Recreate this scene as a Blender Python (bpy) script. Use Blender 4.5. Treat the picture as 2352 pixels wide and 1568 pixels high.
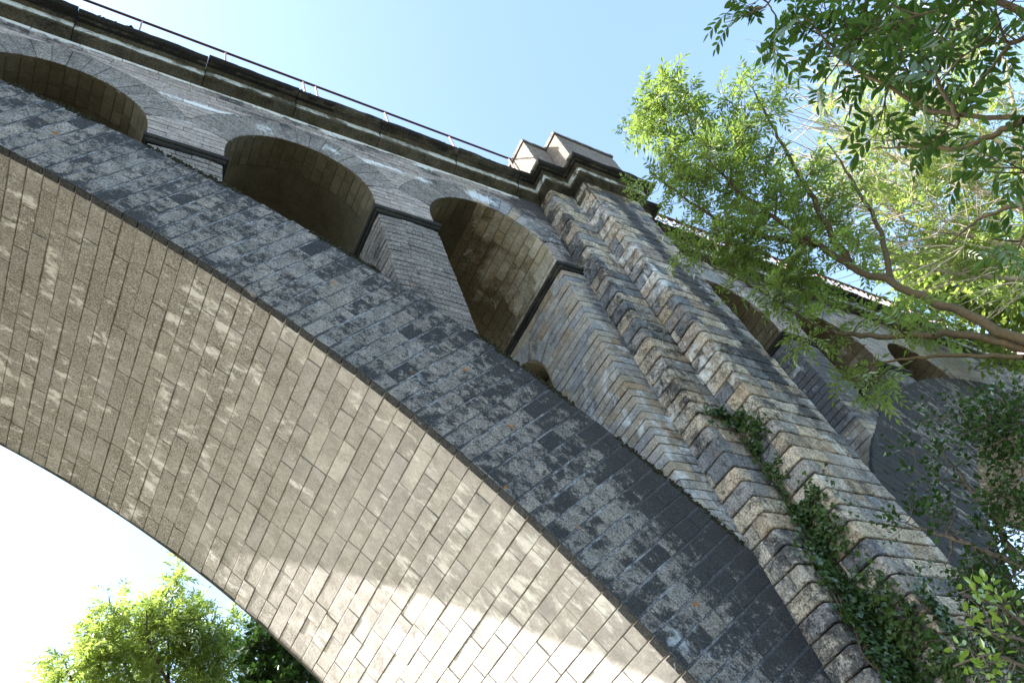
import bpy, math
import numpy as np
from mathutils import Matrix, Vector

# ------------------------------------------------------------------ scene
scene = bpy.context.scene
for o in list(bpy.data.objects):
    bpy.data.objects.remove(o)
K = 0.5                                   # metres per modelling unit
CAM = np.array([[0.8538255620700869, -0.2082685497665217, -0.4770808324947147],
                [-0.4442982126022675, -0.7691266925172576, -0.4593944156559743],
                [-0.2712581940405313, 0.6042088563035248, -0.7492333749441864]])
GROUND = -3.3                             # ground level in units (camera is the origin)
cd = bpy.data.cameras.new('camera')
cam = bpy.data.objects.new('camera', cd)
scene.collection.objects.link(cam)
scene.camera = cam
cd.sensor_width = 36.0
cd.lens = 27.392
cd.clip_start = 0.05
cd.clip_end = 3000
m4 = Matrix([list(CAM[0]) + [0], list(CAM[1]) + [0], list(CAM[2]) + [0], [0, 0, 0, 1]])
cam.matrix_world = m4

SUN = np.array([-0.745, 0.315, 0.588])
SUN /= np.linalg.norm(SUN)
world = bpy.data.worlds.new('World')
scene.world = world
world.use_nodes = True
nt = world.node_tree
nt.nodes.clear()
sky = nt.nodes.new('ShaderNodeTexSky')
sky.sky_type = 'NISHITA'
sky.sun_disc = False
sky.sun_elevation = math.asin(SUN[2])
sky.sun_rotation = math.atan2(SUN[0], SUN[1])
sky.altitude = 50
sky.air_density = 1.0
sky.dust_density = 2.2
sky.ozone_density = 0.4
bg = nt.nodes.new('ShaderNodeBackground')
bg.inputs['Strength'].default_value = 0.15
wo = nt.nodes.new('ShaderNodeOutputWorld')
tint = nt.nodes.new('ShaderNodeMix')
tint.data_type = 'RGBA'
tint.blend_type = 'MULTIPLY'
tint.inputs[0].default_value = 1.0
tint.inputs[7].default_value = (0.99, 1.03, 0.985, 1)
nt.links.new(sky.outputs[0], tint.inputs[6])
nt.links.new(tint.outputs[2], bg.inputs[0])
nt.links.new(bg.outputs[0], wo.inputs[0])

sl = bpy.data.lights.new('sun', 'SUN')
sl.energy = 5.0
sl.angle = math.radians(0.53)
sl.color = (1.0, 0.95, 0.88)
so = bpy.data.objects.new('sun', sl)
scene.collection.objects.link(so)
so.rotation_euler = Vector((-SUN[0], -SUN[1], -SUN[2])).to_track_quat('-Z', 'Y').to_euler()

vs = scene.view_settings
scene.display_settings.display_device = 'sRGB'
vs.view_transform = 'Standard'
vs.look = 'None'
vs.exposure = 2.16
vs.gamma = 1.0
scene.render.engine = 'CYCLES'
scene.cycles.max_bounces = 8
scene.cycles.diffuse_bounces = 4
scene.cycles.transparent_max_bounces = 8

# ------------------------------------------------------------------ helpers
RNG = np.random.default_rng(7)


def at(px, py, dist):
    """a point of the place in units, given where it is seen (2352 px wide picture) and how far away it is"""
    c = np.array([(px - 1176.0) / 1789.6, -(py - 784.0) / 1789.6, -1.0])
    d = CAM @ c
    return d / np.linalg.norm(d) * dist


def hsh(ix, iy, iz, seed):
    h = (ix.astype(np.int64) * 374761393 + iy.astype(np.int64) * 668265263 + iz.astype(np.int64) * 1274126177 + seed * 974711) & 0xFFFFFFFF
    h = ((h ^ (h >> 13)) * 1274126177) & 0xFFFFFFFF
    h = h ^ (h >> 16)
    return (h & 0xFFFFFF) / float(0xFFFFFF)


def vnoise(P, f, seed=0):
    q = P * f
    i = np.floor(q).astype(np.int64)
    t = q - i
    t = t * t * (3 - 2 * t)
    r = 0
    for dx in (0, 1):
        for dy in (0, 1):
            for dz in (0, 1):
                w = (t[..., 0] if dx else 1 - t[..., 0]) * (t[..., 1] if dy else 1 - t[..., 1]) * (t[..., 2] if dz else 1 - t[..., 2])
                r = r + w * hsh(i[..., 0] + dx, i[..., 1] + dy, i[..., 2] + dz, seed)
    return r


def fbm(P, f, seed=0, o=3):
    s = 0
    a = 1.0
    n = 0
    for k in range(o):
        s = s + a * vnoise(P, f * 2 ** k, seed + k * 17)
        n += a
        a *= .5
    return s / n


class MB:
    """collects verts / quads / tris with point attributes"""
    def __init__(s):
        s.v = []
        s.q = []
        s.t = []
        s.mq = []
        s.mt = []
        s.a = []
        s.n = 0

    def add(s, V, Q=None, T=None, mat=0, attr=None):
        V = np.asarray(V, float).reshape(-1, 3)
        if attr is None:
            attr = np.zeros((len(V), 4))
        else:
            attr = np.asarray(attr, float)
            if attr.ndim == 1:
                attr = np.tile(attr, (len(V), 1))
        s.v.append(V)
        s.a.append(attr)
        if Q is not None and len(Q):
            Q = np.asarray(Q, np.int64).reshape(-1, 4)
            s.q.append(Q + s.n)
            s.mq.append(np.full(len(Q), mat))
        if T is not None and len(T):
            T = np.asarray(T, np.int64).reshape(-1, 3)
            s.t.append(T + s.n)
            s.mt.append(np.full(len(T), mat))
        s.n += len(V)

    def build(s, name, mats, parent=None, smooth=False, label=None, stainfn=None):
        me = bpy.data.meshes.new(name)
        V = np.concatenate(s.v)
        A = np.concatenate(s.a)
        if stainfn is not None:
            A[:, 1:] = stainfn(V)
        Q = np.concatenate(s.q) if s.q else np.zeros((0, 4), int)
        T = np.concatenate(s.t) if s.t else np.zeros((0, 3), int)
        me.vertices.add(len(V))
        me.vertices.foreach_set('co', (V * K).astype(np.float32).ravel())
        nl = len(Q) * 4 + len(T) * 3
        me.loops.add(nl)
        me.loops.foreach_set('vertex_index', np.concatenate([Q.ravel(), T.ravel()]).astype(np.int32))
        me.polygons.add(len(Q) + len(T))
        st = np.concatenate([np.arange(len(Q)) * 4, len(Q) * 4 + np.arange(len(T)) * 3]).astype(np.int32)
        me.polygons.foreach_set('loop_start', st)
        mi = np.concatenate((s.mq if s.q else []) + (s.mt if s.t else [])).astype(np.int32)
        me.polygons.foreach_set('material_index', mi)
        me.polygons.foreach_set('use_smooth', np.full(len(Q) + len(T), smooth))
        for k, nm in enumerate(('blk', 'dark', 'white', 'green')):
            if np.any(A[:, k]):
                at_ = me.attributes.new(nm, 'FLOAT', 'POINT')
                at_.data.foreach_set('value', A[:, k].astype(np.float32))
        for m in (mats if isinstance(mats, (list, tuple)) else [mats]):
            me.materials.append(m)
        me.update(calc_edges=True)
        o = bpy.data.objects.new(name, me)
        scene.collection.objects.link(o)
        if parent is not None:
            o.parent = parent
            r = parent
            loc = Vector((0, 0, 0))
            while r is not None:
                loc -= r.location
                r = r.parent
            o.location = loc
        if label:
            o['label'] = label
        return o


def tag(o, label, cat, group=None, kind=None):
    if label:
        o['label'] = label
    if cat:
        o['category'] = cat
    if group:
        o['group'] = group
    if kind:
        o['kind'] = kind


def thing(name, label, cat, loc, group=None):
    o = bpy.data.objects.new(name, None)
    scene.collection.objects.link(o)
    o.location = Vector([float(c) * K for c in loc])
    o.empty_display_size = 0.3
    tag(o, label, cat, group)
    return o


# ---- block courses -------------------------------------------------
def grid_faces(nb, nr, nc):
    idx = np.arange(nr * nc).reshape(nr, nc)
    f = np.stack([idx[:-1, :-1], idx[:-1, 1:], idx[1:, 1:], idx[1:, :-1]], -1).reshape(-1, 4)
    return (f[None] + (np.arange(nb) * nr * nc)[:, None, None]).reshape(-1, 4)


def blocks(mb, Q, S, nu=1, nv=1, gu=.02, gv=.02, cham=.02, depth=.08, jd=.03, rough=0., freq=2.,
           corner=None, mat=0, mortar=1, seed=1, pop=0., back=True):
    """Q (N,4,2) corners of the blocks in the u,v sheet; S(u,v,d) -> points"""
    Q = np.asarray(Q, float)
    N = len(Q)
    if N == 0:
        return
    lu = (np.linalg.norm(Q[:, 1] - Q[:, 0], axis=1) + np.linalg.norm(Q[:, 2] - Q[:, 3], axis=1)) / 2
    lv = (np.linalg.norm(Q[:, 3] - Q[:, 0], axis=1) + np.linalg.norm(Q[:, 2] - Q[:, 1], axis=1)) / 2

    def svec(n, g, c, L, cor):
        g_ = np.minimum(g / L, .3)
        c_ = np.minimum(c / L, .2)
        cols = [g_, g_]
        if cor is None:
            inner = np.linspace(0, 1, n + 1)
            a = g_ + c_
            for t in inner:
                cols.append(a + (1 - 2 * a) * t)
        else:
            a = g_ + c_
            h = max(1, n // 2)
            cc = np.where(np.isnan(cor), .5, cor)
            for t in np.linspace(0, 1, h + 1):
                cols.append(a + (cc - a) * t)
            for t in np.linspace(0, 1, h + 1)[1:]:
                cols.append(cc + (1 - a - cc) * t)
        cols += [1 - g_, 1 - g_]
        return np.stack(cols, 1)
    jr = np.random.default_rng(seed + 7)
    su = svec(nu, gu * jr.uniform(.6, 1.35, N), cham, lu, corner)
    sv = svec(nv, gv * jr.uniform(.5, 1.7, N), cham, lv, None)
    NU = su.shape[1]
    NV = sv.shape[1]

    def bil(su, sv):
        a = su[:, None, :, None]
        b = sv[:, :, None, None]
        c = Q[:, None, None, :, :]
        return ((c[..., 0, :] * (1 - a) + c[..., 1, :] * a) * (1 - b) + (c[..., 3, :] * (1 - a) + c[..., 2, :] * a) * b)
    P = bil(su, sv)
    rnd = np.random.default_rng(seed).random(N)
    rnd2 = np.random.default_rng(seed + 99).random(N)
    d = np.zeros((N, NV, NU))
    if rough > 0:
        X = np.stack([P[..., 0], P[..., 1], np.broadcast_to(rnd[:, None, None] * 50, P.shape[:3])], -1)
        d += (fbm(X, freq, seed, 3) - .5) * 2 * rough
    d += (rnd2[:, None, None] - .5) * pop
    ring1 = np.zeros((NV, NU), bool)
    ring1[1, :] = ring1[-2, :] = ring1[:, 1] = ring1[:, -2] = True
    ring0 = np.zeros((NV, NU), bool)
    ring0[0, :] = ring0[-1, :] = ring0[:, 0] = ring0[:, -1] = True
    d[:, ring1] -= cham
    d = np.maximum(d, -(jd - .004)) if back else d
    d[:, ring0] = -depth
    W = S(P[..., 0], P[..., 1], d)
    at_ = np.zeros((N, NV, NU, 4))
    at_[..., 0] = (rnd * .98 + .01)[:, None, None]
    mb.add(W.reshape(-1, 3), grid_faces(N, NV, NU), mat=mat, attr=at_.reshape(-1, 4))
    if back:
        if corner is None:
            s2 = np.tile([0., 1.], (N, 1))
        else:
            s2 = np.stack([np.zeros(N), np.where(np.isnan(corner), .5, corner), np.ones(N)], 1)
        B = bil(s2, np.tile([0., 1.], (N, 1)))
        W = S(B[..., 0], B[..., 1], np.full(B.shape[:3], -jd))
        mb.add(W.reshape(-1, 3), grid_faces(N, 2, s2.shape[1]), mat=mortar, attr=[.5, 0, 0, 0])


def fill_row(out, cor, ab, at_, bb, bt, z0, z1, L, rng, corners=(), var=.3, phase=None):
    """split one course between a slanted start (ab,at_) and a slanted end (bb,bt)"""
    a = max(ab, at_)
    b = min(bb, bt)
    if (bb + bt - ab - at_) / 2 < .08:
        return
    cuts = []
    x = (ab + at_) / 2 + (L * (phase if phase is not None else rng.uniform(.35, 1)))
    while x < b - .3 * L:
        if x > a + .12:
            cuts.append(x)
        x += L * rng.uniform(1 - var, 1 + var)
    for c in corners:
        if not (a < c < b):
            continue
        cuts = [q for q in cuts if abs(q - c) > .28]
        k = rng.random() < .5
        for off in ((-.45, .85) if k else (-.85, .45)):
            q = c + off * rng.uniform(.8, 1.1)
            cuts = [w for w in cuts if not ((w - q) * (w - c) <= 0 or abs(w - q) < .25)]
            if a + .15 < q < b - .15:
                cuts.append(q)
    cuts = sorted(cuts)
    lo = [ab] + cuts
    lt = [at_] + cuts
    hb = cuts + [bb]
    ht = cuts + [bt]
    for i in range(len(lo)):
        out.append([(lo[i], z0), (hb[i], z0), (ht[i], z1), (lt[i], z1)])
        cc = np.nan
        for c in corners:
            if min(lo[i], lt[i]) < c < max(hb[i], ht[i]):
                cc = (c - lo[i]) / (hb[i] - lo[i])
        cor.append(cc)


def path_surface(verts):
    """verts: list of functions z -> (x,y); u measured along the path as it stands at z=15"""
    ref = np.array([f(np.array([15.]))[0] for f in verts])
    seg = ref[1:] - ref[:-1]
    ln = np.linalg.norm(seg, axis=1)
    cu = np.concatenate([[0], np.cumsum(ln)])
    dn = seg / ln[:, None]
    nr = np.stack([dn[:, 1], -dn[:, 0]], 1)

    def S(u, z, d):
        k = np.clip(np.searchsorted(cu, u, side='right') - 1, 0, len(ln) - 1)
        f = (u - cu[k]) / ln[k]
        zz = z
        allv = np.stack([fn(zz.ravel()).reshape(z.shape + (2,)) for fn in verts], 0)
        I = np.indices(z.shape)
        A = allv[(k,) + tuple(I)]
        B = allv[(k + 1,) + tuple(I)]
        n = nr[k].copy()
        dd = d.copy()
        for c in range(1, len(ln)):
            m = np.abs(u - cu[c]) < 1e-5
            n[m] = (nr[c - 1] + nr[c])
            dd[m] -= .035
        xy = A + (B - A) * f[..., None] + n * dd[..., None]
        return np.concatenate([xy, z[..., None]], -1)
    return S, cu


def const(x, y):
    return lambda z: np.stack([np.full_like(z, x), np.full_like(z, y)], -1)


def sweep(mb, path, prof, mat=0, step=.3, noise=0., nfrom=0, blk=.5, seed=3, caps=True):
    """push a profile of (outward offset, height) along a plan path with mitred corners"""
    path = np.array(path, float)
    prof = np.array(prof, float)
    seg = path[1:] - path[:-1]
    ln = np.linalg.norm(seg, axis=1)
    dn = seg / ln[:, None]
    nr = np.stack([dn[:, 1], -dn[:, 0]], 1)
    pts = []
    nn = []
    for k in range(len(seg)):
        m = max(1, int(round(ln[k] / step)))
        for j in range(m):
            pts.append(path[k] + seg[k] * j / m)
            nn.append(nr[k] if (j > 0 or k == 0) else nr[k] + nr[k - 1])
    pts.append(path[-1])
    nn.append(nr[-1])
    pts = np.array(pts)
    nn = np.array(nn)
    xy = pts[:, None, :] + nn[:, None, :] * prof[None, :, 0:1]
    V = np.concatenate([xy, np.broadcast_to(prof[None, :, 1:2], xy.shape[:2] + (1,))], -1)
    if noise:
        nz = (fbm(V, 1.6, seed, 3) - .5) * 2
        nz2 = (fbm(V, 1.6, seed + 50, 3) - .5) * 2
        w = np.zeros(len(prof))
        w[nfrom:] = noise
        V[..., 2] += nz * w
        V[..., :2] += nn[:, None, :] * (nz2 * w)[..., None]
    n, m = V.shape[:2]
    mb.add(V.reshape(-1, 3), grid_faces(1, n, m), mat=mat, attr=[blk, 0, 0, 0])
    if caps:
        for e in (0, n - 1):
            c = V[e].mean(0)
            mb.add(np.concatenate([V[e], [c]]), T=[(i, (i + 1) % m, m) for i in range(m)], mat=mat, attr=[blk, 0, 0, 0])


def tube(mb, P, R, ns=6, mat=0, blk=.5):
    """P (N,m,3) polylines, R (N,m) radii"""
    P = np.asarray(P, float)
    if P.ndim == 2:
        P = P[None]
    R = np.broadcast_to(np.asarray(R, float), P.shape[:2])
    N, m = P.shape[:2]
    T = np.gradient(P, axis=1)
    T /= np.linalg.norm(T, axis=-1, keepdims=True) + 1e-9
    ref = np.array([.31, .52, .79])
    a = np.cross(T, ref)
    a /= np.linalg.norm(a, axis=-1, keepdims=True) + 1e-9
    b = np.cross(T, a)
    th = np.linspace(0, 2 * np.pi, ns, endpoint=False)
    V = P[:, :, None, :] + R[..., None, None] * (np.cos(th)[None, None, :, None] * a[:, :, None, :] + np.sin(th)[None, None, :, None] * b[:, :, None, :])
    idx = np.arange(m * ns).reshape(m, ns)
    f = np.stack([idx[:-1], np.roll(idx[:-1], -1, 1), np.roll(idx[1:], -1, 1), idx[1:]], -1).reshape(-1, 4)
    F = (f[None] + (np.arange(N) * m * ns)[:, None, None]).reshape(-1, 4)
    mb.add(V.reshape(-1, 3), F, mat=mat, attr=[blk, 0, 0, 0])


def box(mb, x0, x1, y0, y1, z0, z1, mat=0, blk=.5):
    V = [(x, y, z) for z in (z0, z1) for y in (y0, y1) for x in (x0, x1)]
    mb.add(V, [(0, 1, 3, 2), (4, 5, 7, 6), (0, 1, 5, 4), (2, 3, 7, 6), (0, 2, 6, 4), (1, 3, 7, 5)], mat=mat, attr=[blk, 0, 0, 0])


# ------------------------------------------------------------------ materials
def nmat(name):
    m = bpy.data.materials.new(name)
    m.use_nodes = True
    t = m.node_tree
    t.nodes.clear()
    return m, t


class NT:
    def __init__(s, t):
        s.t = t

    def n(s, typ, **kw):
        o = s.t.nodes.new(typ)
        for k, v in kw.items():
            if k in o.inputs:
                o.inputs[k].default_value = v
            else:
                setattr(o, k, v)
        return o

    def l(s, a, b):
        s.t.links.new(a, b)

    def math(s, op, a, b=None, c=None, clamp=False):
        o = s.t.nodes.new('ShaderNodeMath')
        o.operation = op
        o.use_clamp = clamp
        for i, x in enumerate((a, b, c)):
            if x is None:
                continue
            if isinstance(x, (int, float)):
                o.inputs[i].default_value = x
            else:
                s.l(x, o.inputs[i])
        return o.outputs[0]

    def mix(s, f, a, b, mode='MIX'):
        o = s.t.nodes.new('ShaderNodeMix')
        o.data_type = 'RGBA'
        o.blend_type = mode
        o.clamp_factor = True
        for i, x in ((0, f), (6, a), (7, b)):
            if isinstance(x, (int, float)):
                o.inputs[i].default_value = x
            elif isinstance(x, tuple):
                o.inputs[i].default_value = (*x, 1)
            else:
                s.l(x, o.inputs[i])
        return o.outputs[2]

    def noise(s, vec, scale, detail=4, rough=.6, dist=0):
        o = s.t.nodes.new('ShaderNodeTexNoise')
        o.inputs['Scale'].default_value = scale
        o.inputs['Detail'].default_value = detail
        o.inputs['Roughness'].default_value = rough
        o.inputs['Distortion'].default_value = dist
        s.l(vec, o.inputs['Vector'])
        return o.outputs['Fac']

    def ramp(s, f, stops, interp='LINEAR'):
        o = s.t.nodes.new('ShaderNodeValToRGB')
        o.color_ramp.interpolation = interp
        e = o.color_ramp.elements
        while len(e) < len(stops):
            e.new(.5)
        for i, (p, c) in enumerate(stops):
            e[i].position = p
            e[i].color = (*c, 1) if isinstance(c, tuple) else (c, c, c, 1)
        s.l(f, o.inputs[0])
        return o.outputs[0]

    def attr(s, name):
        o = s.t.nodes.new('ShaderNodeAttribute')
        o.attribute_name = name
        return o.outputs['Fac']

    def mapping(s, vec, scale, loc=(0, 0, 0)):
        o = s.t.nodes.new('ShaderNodeMapping')
        o.inputs['Scale'].default_value = scale
        o.inputs['Location'].default_value = loc
        s.l(vec, o.inputs['Vector'])
        return o.outputs[0]


def stone(name, tones, interp='LINEAR', speck=.35, dark=(.035, .037, .042), darkbias=-.05, darkscale=1.1, darkk=7.,
          white=(.46, .48, .50), whitebias=-.2, stretch=(1, 1, 1), lichen=0., moss=(.06, .065, .018), bump=.5, bscale=30., vary=.35, var_scale=2.2,
          rust=0., gscale=40., pit=0., blkamt=.08, wk=6., wscale=3.6, dak=0., wdist=.8):
    m, t = nmat(name)
    N = NT(t)
    tc = N.n('ShaderNodeTexCoord').outputs['Object']
    blk = N.attr('blk')
    col = N.ramp(blk, tones, interp)
    off = N.math('MULTIPLY', blk, 37.)
    cv = N.n('ShaderNodeCombineXYZ')
    N.l(off, cv.inputs[0])
    va = N.n('ShaderNodeVectorMath', operation='ADD')
    N.l(tc, va.inputs[0])
    N.l(cv.outputs[0], va.inputs[1])
    pv = va.outputs[0]
    n1 = N.noise(pv, var_scale * 1.8, 6, .7)
    f1 = N.ramp(n1, [(.3, 1 - vary), (.7, 1 + vary * .0 + .0)])
    f1 = N.ramp(n1, [(.36, max(0., 1 - vary)), (.62, 1.0)])
    col = N.mix(1., col, f1, 'MULTIPLY')
    # patches with warmer stone
    n2 = N.noise(pv, var_scale * 1.9, 3, .6)
    if rust > 0:
        col = N.mix(N.math('MULTIPLY', N.ramp(n2, [(.55, 0.), (.72, 1.)]), rust), col, (.33, .19, .075))
    # fine grain
    g = N.noise(tc, gscale, 4, .75)
    gg = N.ramp(g, [(.42, 1 - speck), (.57, 1.)])
    col = N.mix(1., col, gg, 'MULTIPLY')
    # dark crust, also painted shade carried by the dark attribute
    sv = N.mapping(tc, stretch)
    dn = N.noise(sv, darkscale * 2.2, 7, .7, .4)
    dl = N.noise(sv, darkscale * .55, 3, .6, .2)
    fine = N.noise(tc, 34., 5, .8)
    dn = N.math('ADD', N.math('MULTIPLY', dn, .44), N.math('MULTIPLY', fine, .34))
    dn = N.math('ADD', dn, N.math('MULTIPLY', dl, .22))
    hb = N.math('FRACT', N.math('MULTIPLY', blk, 7.31))
    hb2 = N.math('FRACT', N.math('MULTIPLY', blk, 13.7))
    da = N.attr('dark')
    dn = N.math('ADD', dn, N.math('MULTIPLY', N.math('SUBTRACT', hb, .5), N.math('ADD', N.math('MULTIPLY', da, dak), blkamt)))
    da = N.attr('dark')
    df = N.math('MULTIPLY', N.math('SUBTRACT', N.math('ADD', dn, N.math('ADD', da, darkbias)), .5), darkk, clamp=True)
    dvar = N.mix(N.ramp(N.noise(tc, 55., 4, .8), [(.45, 0.), (.62, 1.)]), tuple(c * .55 for c in dark), tuple(c * 2.3 for c in dark))
    col = N.mix(N.math('MULTIPLY', df, .90), col, dvar)
    # white lime, also the painted brightness of the cornice fillet
    wn = N.noise(N.mapping(tc, stretch, (5.3, 2.1, 9.7)), wscale, 8, .7, wdist)
    wa = N.attr('white')
    wn = N.math('ADD', wn, N.math('MULTIPLY', N.math('SUBTRACT', hb2, .5), blkamt))
    wf = N.math('MULTIPLY', N.math('SUBTRACT', N.math('ADD', wn, N.math('ADD', wa, whitebias)), .5), wk, clamp=True)
    col = N.mix(N.math('MULTIPLY', wf, .8), col, white)
    # moss
    ga = N.attr('green')
    gn = N.noise(tc, 3.5, 6, .7)
    gf = N.math('MULTIPLY', N.math('SUBTRACT', N.math('ADD', gn, ga), 1.0), 6., clamp=True)
    col = N.mix(gf, col, moss)
    if lichen > 0:
        vo = N.n('ShaderNodeTexVoronoi', Scale=2.6)
        N.l(N.mapping(tc, (1, 1, 1)), vo.inputs['Vector'])
        wob = N.noise(tc, 14., 3, .6)
        dd = N.math('ADD', vo.outputs['Distance'], N.math('MULTIPLY', wob, .22))
        sel = N.math('GREATER_THAN', N.n_sep(vo) if hasattr(N, 'n_sep') else vo.outputs['Distance'], -1)
        sc = N.n('ShaderNodeSeparateColor')
        N.l(vo.outputs['Color'], sc.inputs[0])
        sel = N.math('GREATER_THAN', sc.outputs[0], 1 - lichen)
        lf = N.math('MULTIPLY', N.math('MULTIPLY', N.math('LESS_THAN', dd, .215), sel), N.math('SUBTRACT', 1.0, N.math('MULTIPLY', da, 14.), clamp=True))
        col = N.mix(N.math('MULTIPLY', lf, .85), col, (.30, .13, .02))
    b = N.n('ShaderNodeBsdfPrincipled', Roughness=.92)
    b.inputs['Specular IOR Level'].default_value = .15
    N.l(col, b.inputs['Base Color'])
    h = N.math('ADD', N.math('MULTIPLY', N.noise(tc, bscale, 5, .7), .5), N.math('MULTIPLY', N.noise(pv, bscale * .25, 4, .6), .8))
    if pit > 0:
        pn = N.noise(pv, bscale * .55, 3, .5)
        h = N.math('SUBTRACT', h, N.math('MULTIPLY', N.ramp(pn, [(.58, 0.), (.66, 1.)]), pit))
    bp = N.n('ShaderNodeBump', Strength=bump, Distance=.03)
    N.l(h, bp.inputs['Height'])
    N.l(bp.outputs[0], b.inputs['Normal'])
    N.l(b.outputs[0], N.n('ShaderNodeOutputMaterial').inputs[0])
    return m


def simple(name, col, rough=.9, var=.25, scale=8., bump=.2, metal=0., col2=None):
    m, t = nmat(name)
    N = NT(t)
    tc = N.n('ShaderNodeTexCoord').outputs['Object']
    n = N.noise(tc, scale, 5, .65)
    c = N.mix(N.ramp(n, [(.35, 0.), (.65, 1.)]), col, col2 if col2 else tuple(x * (1 - var) for x in col))
    b = N.n('ShaderNodeBsdfPrincipled', Roughness=rough, Metallic=metal)
    b.inputs['Specular IOR Level'].default_value = .2
    N.l(c, b.inputs['Base Color'])
    bp = N.n('ShaderNodeBump', Strength=bump, Distance=.02)
    N.l(n, bp.inputs['Height'])
    N.l(bp.outputs[0], b.inputs['Normal'])
    N.l(b.outputs[0], N.n('ShaderNodeOutputMaterial').inputs[0])
    return m


def leafmat(name, c0, c1, trans, tw=.45, gloss=.12):
    m, t = nmat(name)
    N = NT(t)
    blk = N.attr('blk')
    col = N.mix(blk, c0, c1)
    tcol = N.mix(blk, trans, tuple(x * .75 for x in trans))
    d = N.n('ShaderNodeBsdfDiffuse')
    N.l(col, d.inputs['Color'])
    tr = N.n('ShaderNodeBsdfTranslucent')
    N.l(tcol, tr.inputs['Color'])
    gl = N.n('ShaderNodeBsdfGlossy', Roughness=.42)
    gl.inputs['Color'].default_value = (.75, .8, .8, 1)
    mx = N.n('ShaderNodeMixShader')
    mx.inputs[0].default_value = tw
    N.l(d.outputs[0], mx.inputs[1])
    N.l(tr.outputs[0], mx.inputs[2])
    fr = N.n('ShaderNodeFresnel', IOR=1.45)
    m2 = N.n('ShaderNodeMixShader')
    N.l(N.math('MULTIPLY', fr.outputs[0], gloss * 1.6, clamp=True), m2.inputs[0])
    N.l(mx.outputs[0], m2.inputs[1])
    N.l(gl.outputs[0], m2.inputs[2])
    N.l(m2.outputs[0], N.n('ShaderNodeOutputMaterial').inputs[0])
    return m


M_ring = stone('arch_granite', [(0., (.33, .315, .295)), (.3, (.37, .35, .325)), (.65, (.31, .305, .30)), (1., (.38, .355, .32))], speck=.6,
               dark=(.022, .025, .029), darkbias=.015, darkscale=4.2, darkk=15., white=(.46, .53, .60), whitebias=-.20, lichen=.14, bump=.9, vary=.4, blkamt=.05, dak=.7)
M_ringjoint = stone('blue_grey_pointing', [(0., (.36, .385, .42)), (1., (.36, .385, .42))], speck=.6, dark=(.04, .043, .05), darkbias=-.01, darkscale=3.5, darkk=9., whitebias=-.5, bump=.4, blkamt=0.)
M_soffit = stone('soffit_limestone', [(0., (.43, .40, .375)), (.35, (.50, .47, .445)), (.7, (.455, .43, .415)), (1., (.53, .495, .46))], speck=.16,
                 dark=(.19, .18, .155), darkbias=-.01, darkscale=2.2, darkk=4.5, white=(.66, .65, .62), whitebias=-.11, stretch=(.7, 1.5, .7), bump=.35, vary=.32, var_scale=1.6, blkamt=.085, wk=10., wscale=4.5, wdist=.2)
M_soffitjoint = simple('soffit_pointing', (.21, .19, .145), var=.6, scale=6)
M_wall = stone('spandrel_stone', [(0., (.40, .36, .345)), (.5, (.45, .41, .39)), (1., (.50, .455, .43))], speck=.45, darkbias=-.06, darkscale=1.6, darkk=8.,
               white=(.74, .79, .82), whitebias=-.13, bump=.4, vary=.28)
M_conc = stone('arch_concrete', [(0., (.26, .245, .235)), (.5, (.30, .285, .27)), (1., (.35, .33, .31))], speck=.65, darkbias=-.05, darkscale=1.6, darkk=8., white=(.66, .70, .73), whitebias=-.16,
              lichen=.14, bump=.4, vary=.25, blkamt=.04)
M_pier3 = stone('pier_mixed_stone', [(0., (.40, .31, .21)), (.12, (.47, .43, .37)), (.4, (.34, .36, .39)), (.6, (.46, .44, .40)), (.85, (.42, .37, .29)), (1., (.50, .49, .47))],
                speck=.4, dark=(.07, .075, .09), darkbias=-.03, darkscale=1.8, darkk=9., white=(.62, .68, .74), whitebias=-.09, bump=.5, vary=.35, blkamt=.08)
M_joint = simple('grey_pointing', (.09, .085, .078), var=.5, scale=12)
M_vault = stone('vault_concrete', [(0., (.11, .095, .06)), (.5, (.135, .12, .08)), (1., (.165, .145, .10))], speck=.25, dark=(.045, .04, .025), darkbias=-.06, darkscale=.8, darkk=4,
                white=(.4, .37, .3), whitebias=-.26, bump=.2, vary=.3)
M_vaultstone = stone('vault_masonry', [(0., (.42, .37, .26)), (.5, (.50, .46, .36)), (1., (.56, .53, .44))], speck=.35, dark=(.07, .055, .03), darkbias=.0, darkscale=.9, darkk=8.,
                     white=(.62, .64, .6), whitebias=-.12, rust=.5, bump=.6, vary=.4)
M_tower = stone('rusticated_limestone', [(0., (.62, .54, .42)), (.12, (.68, .62, .51)), (.24, (.24, .26, .29)), (.33, (.28, .30, .33)), (.38, (.64, .57, .46)), (.50, (.52, .43, .32)), (.60, (.36, .37, .385)),
                                         (.68, (.70, .66, .58)), (.80, (.61, .50, .37)), (.90, (.32, .33, .35)), (1., (.58, .55, .50))], speck=.55, darkbias=.0, darkscale=2.4, darkk=12.,
                dark=(.035, .039, .045), white=(.70, .74, .76), whitebias=-.15, rust=.35, bump=1., bscale=22., vary=.4, pit=.8, blkamt=.08)
M_towerjoint = simple('tower_pointing', (.20, .195, .185), var=.6, scale=9)
M_cornice = stone('cornice_stone', [(0., (.12, .12, .095)), (1., (.18, .175, .14))], speck=.45, dark=(.014, .015, .016), darkbias=.0, darkk=9, white=(.60, .66, .68), whitebias=-.3,
                  moss=(.05, .055, .022), bump=.8, vary=.45, rust=.15)
M_ped = stone('pedestal_stone', [(0., (.25, .22, .195)), (1., (.33, .29, .26))], speck=.6, darkbias=.0, whitebias=-.18, lichen=.06, bump=.8, vary=.3)
M_moss = simple('black_moss', (.018, .019, .014), var=.6, scale=30, bump=.8, col2=(.04, .042, .022))  # moss crust, and the painted shade of the putlog holes
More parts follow.
